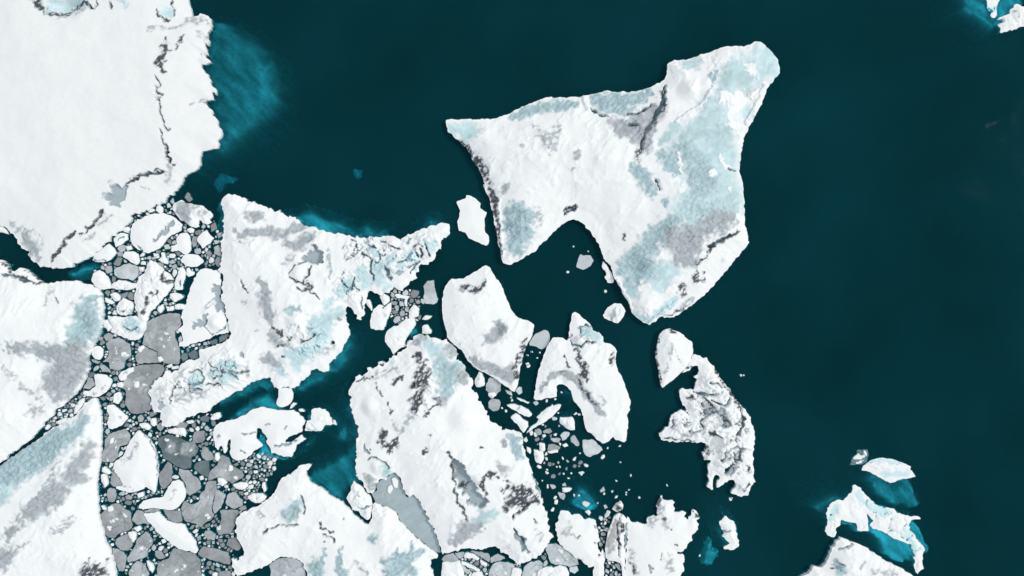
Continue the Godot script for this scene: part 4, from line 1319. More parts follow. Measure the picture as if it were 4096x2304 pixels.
	berg("iceberg", "blue-flecked white iceberg, the largest afloat, with a black crevasse and arched bay", "iceberg", 1, 4, 3.2, 0.1, 0,
		[1785,484,1791,479,1876,479,1976,476,2017,464,2070,438,2123,414,2187,389,2246,392,2334,386,2393,373,2416,364,2463,367,2522,370,2580,358,2639,332,2660,317,2668,288,2671,257,2698,242,2745,240,2803,220,2874,197,2897,187,2962,188,2991,182,3029,165,3056,182,3091,214,3112,247,3118,294,3091,323,3068,352,3050,405,3027,452,2997,505,2974,552,2965,605,2959,652,2955,687,2971,734,2974,804,2977,869,2975,884,2983,914,2993,971,2968,1008,2938,1038,2898,1088,2853,1142,2814,1182,2769,1217,2724,1252,2694,1267,2660,1271,2645,1262,2620,1287,2598,1297,2575,1292,2550,1274,2525,1247,2516,1222,2496,1182,2476,1142,2461,1120,2451,1098,2441,1063,2416,1038,2409,1018,2396,983,2371,939,2347,914,2327,889,2297,877,2267,884,2242,904,2207,934,2188,959,2158,979,2143,1003,2108,1021,2073,1043,2048,1058,2024,1058,2011,1048,2004,1018,1994,974,1984,924,1971,854,1959,805,1944,765,1932,730,1952,775,1941,734,1920,687,1894,646,1870,599,1826,558,1794,528,1785,505],
		[["v",[2616,452,52.8]],
		["v",[2845,599,117.4]],
		["h",[2757,364,58.7]],
		["h",[2434,628,117.4]],
		["v",[2545,1088,74.5]],
		["b",[1806,511,21.1,1853,511,32.9,1888,517,27,1858,546,21.1]],
		["d",[1841,564,10.6,1876,599,16.4,1905,634,18.8,1935,675,16.4,1952,716,14.1,1970,763,11.7,1982,822,10]],
		["d",[1966,770,15.9,1975,815,12.4,1984,869,8.9,1994,929,8.4,2001,979,7,2008,1023,5.5]],
		["w",[1995,800,7,1998,849,6.5,2005,939,6,2015,1033,5]],
		["k",[2052,464,12.9,2111,440,21.1,2181,423,21.1,2246,417,21.1,2299,417,15.3]],
		["k",[2393,393,24.7,2463,399,36.4,2533,399,30.5,2604,364,15.3]],
		["k",[2404,429,18.8,2492,435,21.1]],
		["g",[2463,499,27,2487,534,27,2522,511,27,2551,476,27]],
		["g",[2522,464,15.3,2545,558,21.1]],
		["d",[2663,341,11.7,2651,382,12.9,2657,429,15.3,2622,464,17.6,2610,499,15.3,2580,523,15.3,2575,581,15.3,2557,611,17.6,2539,640,9.4]],
		["c",[2663,335,9.4,2654,393,10.6,2633,452,11.7,2604,499,10.6,2580,528,9.4,2563,599,10.6]],
		["c",[2519,500,11.7,2545,503,8.2]],
		["g",[2557,505,14.1,2580,593,21.1,2604,440,21.1]],
		["c",[2363,429,5.3,2393,458,5.9,2434,467,5.3]],
		["c",[2510,461,4.7,2551,455,4.7,2604,417,4.7]],
		["w",[2340,388,14.1,2354,435,11.7]],
		["s",[2146,511,15.3,2199,587,30.5,2228,523,21.1]],
		["s",[2093,587,14.1]],
		["g",[2305,622,12.9,2302,640,10.6]],
		["s",[2293,681,12.9]],
		["g",[2020,752,17.6]],
		["k",[2052,845,32.9,2099,851,27,2052,910,32.9,2099,922,27]],
		["k",[2039,849,22.9,2078,849,27.8,2108,879,27.8,2048,904,32.8,2098,939,35.8,2039,979,22.9,2078,1003,22.9]],
		["s",[2148,839,19.9,2158,889,19.9]],
		["c",[2255,843,5.9,2272,828,5.9,2305,817,5.9,2308,828,5.9,2278,848,5.9,2258,851,5.3]],
		["d",[2269,841,7,2299,825,5.9]],
		["k",[2639,617,17.6,2668,640,32.9,2692,687,21.1]],
		["k",[2539,675,21.1,2575,716,27,2604,763,21.1,2616,781,12.9]],
		["k",[2657,804,10.6,2663,828,10.6]],
		["c",[2622,722,4.1,2639,763,4.1]],
		["b",[2663,564,11.7,2698,511,21.1,2639,575,12.9]],
		["b",[3068,217,47,3100,270,36.4]],
		["b",[2980,294,76.3,2944,276,52.8,2903,347,36.4]],
		["b",[2786,247,27,2745,264,16.4]],
		["s",[3015,367,21.1,2997,364,11.7]],
		["b",[2850,429,55.8,2874,499,73.4,2786,534,55.8,2727,587,44.6]],
		["b",[2845,599,88,2909,628,58.7,2845,699,88,2915,775,67.5,2845,834,73.4]],
		["b",[3003,446,25.8]],
		["k",[2733,605,38.7,2786,663,56.3,2815,746,58.7,2786,834,52.8]],
		["w",[2850,347,7,2815,405,8.2,2786,435,7,2698,487,8.2]],
		["w",[3068,335,7,3032,405,7,2991,487,7]],
		["k",[2839,294,8.2,2850,329,7,2868,288,4.7]],
		["W",[3009,270,27,3021,294,16.4,2991,253,14.1]],
		["W",[2968,393,32.9,2933,429,27,2921,476,21.1,2950,511,21.1]],
		["W",[2933,393,27,2892,376,15.3,2886,405,17.6]],
		["W",[3021,376,14.1,3068,329,10.6]],
		["W",[2897,217,30.5,2874,241,17.6]],
		["W",[2845,693,17.6]],
		["W",[2886,622,8.2,2903,663,9.4,2927,672,9.4]],
		["W",[2921,752,12.9]],
		["W",[2710,617,8.2,2718,687,10.6]],
		["b",[2985,446,15.3]],
		["c",[2921,675,4.7,2950,678,5.3]],
		["b",[2734,839,49.7,2834,839,69.6,2918,815,49.7,2769,889,39.8]],
		["k",[2684,889,30.8,2615,954,36.8,2560,1023,41.7,2506,1058,30.8,2486,1083,17.9]],
		["k",[2535,1108,30.8,2595,1063,36.8]],
		["b",[2635,1098,49.7,2684,1083,32.8,2645,1142,29.8]],
		["b",[2530,1167,25.8,2506,1138,14.9]],
		["g",[2684,939,29.8,2704,969,39.8,2744,949,37.8,2675,974,22.9]],
		["g",[2794,929,34.8,2843,889,29.8,2893,879,34.8,2933,874,20.9]],
		["g",[2744,1013,39.8,2784,988,29.8,2719,1038,29.8,2769,1048,20.9]],
		["w",[2461,1108,6,2506,1177,7,2530,1242,6]],
		["w",[2719,1202,6,2645,1252,6,2600,1287,5]],
		["s",[2843,929,19.9,2893,924,24.8]],
		["d",[2963,924,6,2918,944,8.4,2883,964,9.4,2843,983,10.9,2834,1008,10.9,2814,1033,8.4,2789,1053,8.4]],
		["c",[2918,944,6.5,2883,964,7.5,2843,983,7.5]],
		["d",[2789,1088,8.4,2779,1118,10.9,2819,1123,12.9]],
		["d",[2734,1167,17.9,2729,1138,10.9]],
		["d",[2819,1093,7]],
		["s",[2898,1038,10.9]],
		["W",[2575,1147,22.9,2590,1187,30.8,2565,1212,25.8,2615,1217,25.8,2595,1257,13.9]],
		["W",[2689,1162,22.9,2694,1187,12.9]],
		["W",[2809,1018,14.9]],
		["W",[2868,949,14.9]],
		["W",[2635,1033,14.9]],
		["b",[2530,1252,11.9,2565,1272,11.9,2605,1282,11.9,2645,1242,13.9,2684,1217,13.9,2709,1197,11.9]],
		["s",[2724,1237,17.9,2769,1202,17.9]],
		["d",[2665,1262,6.5,2694,1258,6.5,2744,1232,4.5]],
		["d",[2496,939,4.5,2503,959,4.5]]],
		[], "blue-flecked iceberg")

# ---------------------------------------------------------------- single floes and plates of the pack
func beside(at: Vector2) -> String:
	var best := 1e9
	var words := ""
	for l in landmarks:
		if l[1] == "":
			continue
		var poly: PackedVector2Array = l[0]
		for k in range(0, poly.size(), 3):
			var d := at.distance_squared_to(poly[k])
			if d < best:
				best = d
				words = l[1]
	return "beside the " + words

func plate(kind: String, px: Array) -> void:
	var white := kind == "w"
	var e: float = 0.28 if white else 0.07
	var poly := outline(px, e, 0.07)
	var mid := Vector2.ZERO
	for p in poly:
		mid += p
	mid /= poly.size()
	var look: String = {"w": "white snow-topped ice floe", "g": "flat grey thin ice plate", "l": "pale grey flat ice plate", "k": "dark grey ice plate just awash"}[kind]
	look = ("large " if area(poly) > 40.0 else ("small " if area(poly) < 5.0 else "")) + look
	var o := MeshInstance3D.new()
	o.name = numbered("ice_floe" if white else "ice_plate")
	o.set_meta("label", look + " " + beside(mid))
	o.set_meta("category", "ice floe" if white else "ice plate")
	o.set_meta("group", look + "s " + beside(mid))
	add_child(o)
	cover(poly)
	var size := sqrt(area(poly))
	var strokes := []
	var tone: Vector3 = {"w": SNOW, "g": GREY, "l": LIGHT_GREY, "k": DARK_GREY}[kind]
	tone *= rng.randf_range(0.78, 1.18) if not white else 1.0
	if white:
		var cx := mid.x / PX + 2048.0
		var cy := mid.y / PX + 1152.0
		if rng.randf() < 0.5:
			var r := size / PX * 0.16
			strokes.append(["s", [cx + rng.randf_range(-1.5, 1.5) * r, cy + rng.randf_range(-1.5, 1.5) * r, r]])
	elif size > 4.0:
		for q in 3 + int(size):
			# frozen-in crumbs and frost on the plate
			var f := mid.lerp(poly[rng.randi() % poly.size()], rng.randf_range(0.1, 0.85))
			var big := rng.randf() > 0.6
			strokes.append(["f" if big else "W", [f.x / PX + 2048.0, f.y / PX + 1152.0, rng.randf_range(14.0, 34.0) if big else rng.randf_range(3.0, 7.0)]])
		for q in 2 + int(size * 0.4):
			var a := poly[rng.randi() % poly.size()]
			var b := mid.lerp(poly[rng.randi() % poly.size()], 0.5)
			strokes.append(["x", [a.x / PX + 2048.0, a.y / PX + 1152.0, 3.0, a.lerp(b, 0.5).x / PX + 2048.0 + rng.randf_range(-16, 16), a.lerp(b, 0.5).y / PX + 1152.0 + rng.randf_range(-16, 16), 3.0, b.x / PX + 2048.0, b.y / PX + 1152.0, 2.5]])
	sculpt(self, poly, {"e": e, "H": rng.randf_range(0.5, 0.85) if white else e + 0.02, "w": 0.5, "cell": clampf(size / 22.0, 0.08, 0.2), "color": tone, "bump": 0.5 if white else 0.12, "rub": 0.12 if white else 0.0, "part": "", "into": o, "flat": true, "wall": 0.5, "flare": 0.1 if white else 0.02, "material": M.snow if white else M.plate}, strokes, e)

func sunken(label: String, depth: float, rim_depth: float, w: float, tone: Vector3, px: Array) -> void:
	var o := MeshInstance3D.new()
	o.name = numbered("sunken_ice")
	o.set_meta("label", label)
	o.set_meta("category", "sunken ice")
	add_child(o)
	var poly := outline(px, 0.0, 0.15)
	sculpt(self, poly, {"e": 0.0, "H": 0.0, "w": w, "cell": 0.2, "color": tone, "sunk": [depth, rim_depth], "part": "", "into": o, "flat": true, "wall": 1.0, "material": M.blue}, [], 0.0)

func floes() -> void:
	plate("w", [437,1152,457,1129,477,1121,509,1125,533,1133,553,1129,549,1152,497,1160])
	plate("w", [441,1176,457,1168,481,1184,477,1200,461,1204,449,1192])
	plate("w", [421,1192,437,1196,457,1212,445,1218,425,1208])
	plate("w", [413,1283,429,1279,441,1295,449,1311,433,1323,415,1307])
	plate("w", [680,1176,708,1172,733,1182,731,1194,696,1208,678,1190])
	plate("w", [700,1220,727,1214,745,1224,735,1237,700,1237])
	plate("w", [636,1224,652,1218,656,1235,644,1251,628,1239])
	plate("w", [664,1228,692,1224,696,1239,672,1245])
	plate("w", [551,1400,557,1387,572,1379,576,1391,560,1410])
	plate("w", [483,1412,497,1406,509,1418,497,1428,485,1422])
	plate("w", [475,1502,489,1486,513,1474,531,1470,533,1486,509,1502,501,1522,481,1522])
	plate("w", [535,1542,545,1526,557,1526,553,1550,539,1553])
	plate("w", [469,1532,485,1526,495,1540,489,1550,471,1546])
	plate("w", [457,1573,477,1567,487,1589,473,1615,453,1609])
	plate("w", [600,1681,620,1673,626,1697,614,1707,604,1697])
	plate("w", [557,1697,588,1693,604,1709,596,1720,568,1712])
	plate("w", [672,1720,700,1712,735,1713,743,1728,741,1747,723,1741,696,1737,674,1729])
	plate("w", [841,1673,855,1657,875,1649,884,1665,871,1677,847,1681])
	plate("w", [688,1468,712,1464,718,1472,704,1477,688,1475])
	plate("w", [743,1687,771,1681,775,1691,751,1695])
	plate("w", [632,1430,642,1428,652,1440,640,1448,632,1442])
	plate("w", [407,1873,421,1867,445,1891,429,1899,409,1887])
	plate("w", [403,1899,417,1897,429,1907,433,1935,421,1949,407,1927])
	plate("w", [871,1913,894,1915,908,1931,890,1943,873,1931])
	plate("w", [932,1939,954,1931,982,1929,994,1943,970,1959,942,1953])
	plate("w", [859,1815,875,1811,880,1831,871,1843,859,1835])
	plate("w", [513,2129,541,2126,545,2149,533,2169,521,2153])
	plate("w", [586,2245,608,2253,616,2273,610,2292,596,2277])
	plate("w", [535,2112,557,2104,566,2116,549,2126])
	plate("w", [433,2030,449,2024,453,2038,443,2048,433,2042])
	plate("w", [825,2054,835,2058,841,2072,829,2078])
	plate("w", [441,1756,453,1752,453,1772,441,1776])
	plate("w", [549,1976,572,1967,574,1988,551,1990])
	plate("w", [914,1861,930,1863,930,1881,914,1883])
	plate("w", [557,2189,572,2183,572,2199,560,2197])
	plate("w", [405,2024,417,2022,425,2036,415,2040])
	plate("w", [867,2110,880,2102,880,2120,869,2122])
	plate("w", [429,2106,441,2104,443,2114,433,2114])
	plate("w", [989,1990,1011,1976,1047,1974,1065,1986,1059,2002,1039,2012,1015,2010])
	plate("w", [1049,1931,1059,1927,1065,1959,1057,1967,1049,1951])
	plate("w", [302,1625,318,1601,338,1593,330,1621,306,1653,296,1657])
	plate("w", [223,1689,258,1673,298,1673,290,1685,246,1697])
	plate("w", [179,1709,195,1697,203,1709,187,1720])
	plate("w", [0,896,16,909,28,923,34,936,16,931,-24,926])
	plate("w", [503,985,525,983,527,997,509,1001])
	plate("w", [614,1013,632,1015,634,1031,618,1033])
	plate("w", [644,1009,656,1009,662,1029,672,1045,668,1057,648,1049,632,1039,646,1029])
	plate("w", [493,914,513,906,521,918,511,930,495,928])
	plate("w", [557,1069,574,1067,574,1083,559,1087])
	plate("w", [588,838,612,834,618,846,596,850])
	plate("w", [1519,1189,1535,1175,1555,1185,1557,1209,1535,1219])
	plate("w", [1495,1237,1515,1221,1531,1221,1527,1245,1547,1221,1563,1211,1565,1237,1551,1277,1547,1284,1533,1318,1511,1320,1482,1314,1480,1292,1486,1260])
	plate("w", [1462,1203,1478,1199,1486,1221,1489,1243,1476,1229])
	plate("w", [1539,1355,1545,1328,1563,1312,1595,1300,1623,1276,1658,1272,1662,1296,1643,1328,1619,1363,1623,1383,1591,1399,1575,1417,1559,1391,1541,1371])
	plate("w", [1690,1304,1710,1298,1724,1320,1722,1336,1690,1334])
	plate("w", [1635,1249,1654,1219,1676,1233,1674,1265,1639,1273])
	plate("w", [1579,1177,1603,1179,1635,1185,1627,1197,1587,1191])
	plate("w", [1688,1277,1702,1261,1728,1265,1710,1279])
	plate("w", [1619,1193,1629,1193,1627,1227,1619,1225])
	plate("w", [1162,1620,1173,1610,1185,1614,1177,1626,1162,1634])
	plate("w", [1193,1638,1209,1636,1217,1646,1201,1646])
	plate("w", [1513,1449,1527,1444,1541,1449,1531,1456,1515,1455])
	plate("w", [1629,1367,1643,1361,1643,1375,1631,1379])
	plate("l", [1710,1125,1734,1121,1738,1145,1752,1201,1738,1217,1702,1215,1694,1193,1698,1157,1692,1147])
	plate("w", [1917,1487,1928,1493,1936,1516,1938,1542,1920,1550,1903,1544,1899,1520,1909,1501])
	plate("l", [1960,1509,1984,1512,2006,1532,2000,1564,1984,1578,1956,1570,1942,1560,1948,1532])
	plate("w", [1954,1574,1976,1570,1984,1580,1972,1594,1958,1588])
	plate("l", [2022,1560,2048,1566,2048,1584,2032,1576])
	plate("l", [2062,1564,2076,1548,2087,1548,2087,1572,2076,1578])
	plate("l", [1952,1608,1968,1596,1996,1598,2004,1620,1992,1640,1974,1646,1956,1632])
	plate("w", [2068,1592,2087,1596,2117,1610,2111,1613,2080,1604])
	plate("w", [2028,1620,2056,1616,2087,1624,2115,1640,2129,1660,2115,1668,2087,1658,2056,1640])
	plate("w", [2044,1668,2064,1654,2080,1662,2091,1679,2113,1687,2111,1707,2095,1733,2078,1715,2072,1699,2056,1687])
	plate("w", [2105,1735,2127,1707,2149,1691,2155,1673,2147,1668,2175,1644,2211,1616,2203,1632,2231,1617,2246,1620,2227,1648,2187,1683,2139,1711])
	plate("w", [2240,1671,2286,1668,2298,1683,2300,1719,2282,1721,2258,1709,2240,1691])
	plate("l", [2133,1612,2145,1604,2155,1612,2143,1622])
	plate("l", [2207,1668,2229,1671,2227,1679,2211,1679])
	plate("l", [2139,1719,2155,1715,2167,1723,2163,1739,2147,1741])
	plate("g", [2171,1727,2199,1713,2209,1727,2195,1735])
	plate("l", [2242,1743,2258,1725,2278,1731,2274,1747,2250,1763])
	plate("l", [2203,1755,2223,1751,2242,1757,2235,1769,2215,1767])
	plate("g", [2282,1749,2298,1741,2314,1763,2316,1783,2302,1783,2286,1767])
	plate("l", [2331,1763,2346,1759,2374,1757,2390,1775,2412,1799,2390,1815,2362,1827,2339,1819,2331,1791])
	plate("w", [2137,1800,2175,1811,2175,1839,2165,1855,2141,1847])
	plate("w", [2157,1772,2179,1776,2179,1804,2161,1808])
	plate("w", [2189,1806,2229,1798,2231,1811,2193,1813])
	plate("g", [2193,1780,2213,1776,2241,1788,2233,1800,2191,1800])
	plate("w", [2249,1955,2272,1949,2288,1955,2280,1967,2253,1970])
	plate("l", [2233,1968,2260,1978,2255,2000,2241,1992])
	plate("l", [2199,1941,2217,1939,2225,1947,2209,1957])
	plate("l", [2249,1937,2259,1929,2266,1943,2251,1945])
	plate("l", [2314,1893,2326,1884,2338,1891,2326,1902])
	plate("w", [2342,2048,2354,2040,2366,2050,2354,2062])
	plate("l", [2326,2010,2344,2004,2360,2014,2344,2028])
	plate("l", [2398,1965,2414,1945,2421,1961,2406,1970])
	plate("l", [2418,2062,2431,2042,2443,2046,2435,2066,2421,2070])
	plate("l", [2412,2122,2423,2110,2435,2110,2431,2126])
	plate("l", [2414,2022,2423,2018,2431,2028,2420,2036])
	plate("l", [2412,2078,2420,2066,2423,2074,2416,2086])
	plate("w", [1770,2249,1811,2249,1839,2242,1847,2265,1855,2285,1865,2364,1766,2364])
	plate("l", [1766,2240,1780,2221,1815,2214,1830,2233,1834,2242,1807,2246,1780,2246])
	plate("l", [1822,2213,1857,2208,1857,2228,1843,2235,1831,2230])
	plate("w", [1861,2210,1887,2214,1919,2234,1915,2242,1891,2234,1857,2230])
	plate("l", [1879,2204,1923,2208,1958,2218,1960,2238,1956,2249,1923,2227])
	plate("w", [1846,2246,1863,2250,1899,2269,1921,2277,1915,2288,1887,2276,1849,2257])
	plate("l", [1849,2262,1884,2285,1871,2299,1861,2291])
	plate("w", [1923,2242,1946,2254,1946,2265,1923,2257])
	plate("l", [1964,2230,1990,2216,2017,2226,2020,2236,1986,2244,1964,2251])
	plate("l", [1972,2257,1994,2246,2038,2250,2060,2263,2050,2292,2034,2364,1958,2364,1956,2288])
	plate("w", [1887,2296,1923,2285,1935,2304,1933,2364,1883,2364])
	plate("w", [2051,2273,2081,2273,2086,2292,2078,2364,2040,2364])
	plate("l", [2094,2273,2121,2250,2157,2241,2173,2257,2167,2276,2152,2294,2149,2364,2086,2364])
	plate("l", [2182,2197,2193,2177,2229,2176,2257,2191,2276,2211,2308,2234,2314,2259,2276,2268,2264,2261,2229,2259,2202,2250,2193,2221])
	plate("w", [2153,2288,2170,2273,2201,2265,2213,2273,2237,2263,2264,2270,2276,2292,2272,2364,2152,2364])
	plate("l", [2278,2270,2308,2265,2314,2281,2300,2296,2279,2286])
	plate("w", [2431,2249,2439,2245,2441,2257,2435,2259])
	plate("l", [2461,2257,2473,2253,2483,2273,2483,2285,2469,2273])
	plate("l", [2459,2288,2469,2285,2472,2300,2463,2304])
	plate("l", [1611,1169,1623,1159,1635,1169,1631,1181,1615,1181])
	plate("l", [1599,1205,1615,1209,1617,1223,1601,1225])
	plate("g", [1567,1241,1587,1241,1591,1253,1575,1257])
	plate("l", [1579,1223,1593,1223,1595,1241,1583,1243])
	plate("l", [1619,1233,1633,1227,1637,1245,1623,1249])
	plate("g", [1599,1249,1615,1241,1621,1261,1603,1265])
	plate("l", [1682,1197,1690,1193,1700,1205,1696,1215,1684,1207])
	plate("g", [1660,1207,1676,1199,1682,1209,1670,1217])
	plate("g", [1563,1207,1587,1205,1587,1221,1567,1219])
	plate("l", [457,1077,497,1059,517,1053,553,1069,551,1105,533,1123,509,1115,477,1113,457,1097])
	plate("g", [771,946,791,946,787,981,775,989,767,970])
	plate("l", [777,997,799,991,805,1009,787,1017,777,1009])
	plate("l", [469,993,485,979,505,985,499,1005,477,1007])
	plate("g", [469,1011,489,1009,493,1023,473,1025])
	plate("g", [867,938,888,926,890,946,875,952])
	plate("l", [853,962,875,960,882,970,863,976])
	plate("g", [857,989,875,981,886,1001,884,1025,859,1017])
	plate("g", [632,1049,652,1051,654,1067,638,1067])
	plate("g", [739,791,751,769,771,797,755,807])
	plate("g", [821,1051,827,1039,833,1053,825,1063,815,1059])
	plate("g", [821,1009,839,1001,847,1017,839,1029])
	plate("l", [656,981,676,977,684,993,660,997])
	plate("g", [688,1061,704,1057,706,1075,690,1075])
	plate("g", [449,1355,477,1351,501,1367,521,1379,523,1422,501,1442,497,1470,477,1482,441,1474,437,1446,409,1448,429,1430,437,1406,427,1387,425,1371])
	plate("g", [652,1259,684,1251,720,1257,723,1283,725,1299,714,1315,700,1323,700,1351,712,1375,716,1391,721,1430,716,1456,676,1454,652,1448,632,1426,628,1406,596,1391,572,1375,576,1339,588,1311,592,1287,620,1271])
	plate("g", [572,1381,596,1395,625,1410,629,1430,644,1450,620,1451,588,1452,557,1456,545,1446,541,1426,557,1406])
	plate("g", [537,1466,576,1460,620,1456,652,1460,656,1482,648,1502,620,1522,602,1550,596,1581,608,1613,616,1629,588,1645,549,1657,521,1649,501,1613,505,1585,501,1557,479,1550,497,1522,493,1498,513,1478])
	plate("g", [417,1339,437,1331,453,1343,445,1359,425,1363,415,1351])
	plate("g", [394,1347,409,1347,411,1361,398,1361])
	plate("g", [354,1506,374,1518,380,1542,358,1555,334,1553,346,1530])
	plate("k", [354,1498,366,1488,378,1490,372,1510,358,1506])
	plate("k", [751,1414,779,1400,795,1414,791,1432,763,1434])
	plate("k", [727,1414,747,1412,751,1434,731,1446,725,1430])
	plate("k", [877,1347,906,1335,918,1343,898,1363,879,1369])
	plate("k", [841,1363,867,1357,869,1375,847,1379])
	plate("k", [799,1402,795,1387,811,1383,815,1394])
	plate("g", [549,1669,564,1659,574,1673,568,1689,555,1687])
	plate("g", [628,1701,648,1687,656,1709,644,1724,632,1716])
	plate("g", [702,1697,727,1685,751,1697,743,1712,712,1711])
	plate("k", [799,1673,819,1661,839,1669,831,1685,807,1687])
	plate("g", [398,1466,413,1458,441,1478,441,1490,413,1486])
	plate("g", [366,1438,386,1442,401,1446,390,1454,370,1448])
	plate("g", [433,1740,457,1728,501,1716,517,1736,521,1764,505,1780,481,1782,473,1800,473,1823,453,1847,401,1845,409,1811,421,1788,419,1764])
	plate("k", [632,1752,672,1738,712,1750,747,1764,779,1772,795,1796,783,1819,767,1831,763,1871,731,1875,700,1863,676,1843,652,1831,648,1800,632,1780])
	plate("g", [775,1728,815,1724,819,1752,811,1768,771,1772])
	plate("g", [811,1788,831,1794,859,1831,855,1839,823,1843,805,1823])
	plate("g", [672,1847,688,1863,692,1891,684,1907,688,1923,672,1943,656,1957,640,1939,636,1899,652,1875])
	plate("g", [716,1875,755,1883,771,1899,799,1923,803,1951,783,1970,759,1982,743,1970,745,1943,731,1919,716,1899])
	plate("k", [787,1847,835,1843,839,1867,831,1911,795,1891,775,1871])
	plate("g", [875,1835,890,1819,914,1831,926,1859,970,1887,974,1907,930,1935,910,1923,875,1909,831,1923,839,1887,871,1859])
	plate("g", [827,1927,863,1923,867,1951,855,1986,847,2038,855,2058,847,2078,827,2086,803,2110,779,2094,743,2086,729,2058,725,2030,739,2002,755,2014,775,2018,795,2006,803,1970,819,1963])
	plate("g", [865,1959,902,1978,894,2006,882,2034,859,2054,851,2030])
	plate("g", [910,1982,934,1965,954,1982,970,2002,970,2022,934,2036,902,2014])
	plate("g", [882,2042,954,2040,954,2058,940,2074,940,2102,928,2122,918,2133,882,2141,863,2122,879,2098,886,2074])
	plate("g", [654,2041,692,2043,723,2047,727,2086,700,2091,676,2078])
	plate("g", [545,2042,572,2046,586,2074,596,2098,572,2094,553,2100,529,2082])
	plate("g", [433,2028,457,2014,477,2014,497,2034,521,2046,525,2078,531,2104,513,2124,477,2133,457,2151,431,2147,415,2122,407,2086,405,2054])
	plate("g", [465,2157,493,2141,517,2135,531,2157,527,2187,509,2203,481,2199,461,2177])
	plate("g", [549,2157,584,2126,600,2145,612,2161,608,2181,588,2201,592,2225,549,2241,511,2249,508,2233,525,2207,541,2181])
	plate("g", [449,2193,477,2199,505,2221,503,2253,497,2281,477,2285,461,2241])
	plate("g", [533,2257,549,2244,576,2257,592,2285,598,2296,572,2364,525,2364,515,2288])
	plate("g", [684,2209,696,2193,735,2203,775,2215,789,2227,801,2245,803,2364,652,2364,628,2285,632,2257,652,2241,676,2233])
	plate("g", [793,2211,815,2186,859,2194,906,2206,918,2225,925,2241,918,2258,867,2245,823,2233,799,2225])
	plate("g", [618,2205,644,2205,662,2231,636,2237,620,2221])
	plate("g", [819,2126,839,2120,861,2137,859,2161,831,2157,815,2141])
	plate("g", [914,2157,944,2149,964,2189,950,2203,918,2189,906,2177])
	plate("g", [431,1963,441,1951,461,1957,467,1982,457,2006,437,2006,427,1982])
	plate("g", [449,1887,465,1883,485,1923,493,1939,465,1951,441,1935])
	plate("g", [501,1986,513,1979,529,1986,525,1998,505,1998])
	plate("g", [873,2292,902,2281,922,2288,926,2364,875,2364])
	plate("g", [580,2042,608,2034,636,2036,636,2046,604,2047,580,2052])
	plate("g", [954,2034,978,2022,986,2038,970,2042])
	plate("g", [785,2149,799,2143,805,2157,793,2163])
	plate("g", [529,2002,541,2002,537,2016,531,2012])
	plate("l", [1077,2265,1087,2251,1115,2235,1146,2230,1190,2238,1208,2250,1220,2281,1230,2384,1083,2384,1084,2285])
	sunken("blurred pale slab awash under the lower tip of the huge smooth iceberg", 0.35, 2.2, 1.6, SNOW, [246,1089,286,1067,334,1051,358,1049,380,1059,380,1091,348,1103,334,1115,286,1125,264,1123,264,1111,250,1103])
	sunken("ghostly clear ice plate drifting near the rounded corner of the jagged-tailed iceberg", 0.15, 0.5, 0.5, CLEAR, [861,711,886,691,918,703,942,713,928,735,898,735,871,771,855,735])
	sunken("tiny ghostly clear ice plate alone in open dark water", 0.15, 0.5, 0.5, CLEAR, [1415,676,1444,681,1445,703,1426,716,1415,700])
	sunken("streaked pale ice just under the surface beside the small crooked floe", 0.25, 1.6, 0.7, SNOW, [2843,2159,2855,2177,2857,2205,2871,2205,2883,2221,2882,2241,2865,2247,2852,2271,2825,2271,2809,2259,2809,2233,2819,2205,2825,2177])
	sunken("glowing turquoise lump sunk under the loose ice above the concave-sided floe", 0.7, 5.5, 2.2, SNOW, [2257,1990,2292,1935,2368,1935,2388,1982,2423,2022,2408,2066,2336,2082,2272,2046,2245,2006])
	sunken("turquoise keel around the square white floe in the loose ice", 0.35, 3, 0.9, SNOW, [2231,1664,2290,1656,2310,1683,2310,1727,2278,1731,2246,1717,2229,1691])
	sunken("dim teal slab sunk in the brash beside the oval slotted floe", 0.6, 2.5, 0.8, SNOW, [688,1007,716,1001,731,1017,720,1033,696,1025])
	sunken("sunk grey-teal slab under the fan of small floes by the jagged tail", 0.5, 3, 1.2, SNOW, [1567,1300,1643,1284,1682,1300,1678,1340,1627,1391,1619,1340,1595,1308])
	sunken("dim sunk ice filling the bay beside the claw-footed floe", 1.5, 5, 3, SNOW, [1325,1638,1364,1618,1404,1642,1424,1689,1428,1761,1388,1824,1325,1817,1285,1757,1317,1705])
	sunken("teal slab sunk in the narrow lead behind the floe with meltwater slots", 0.6, 2.6, 0.9, SNOW, [720,1391,755,1385,839,1357,910,1339,914,1351,890,1371,843,1387,803,1400,795,1426,755,1436,727,1446])

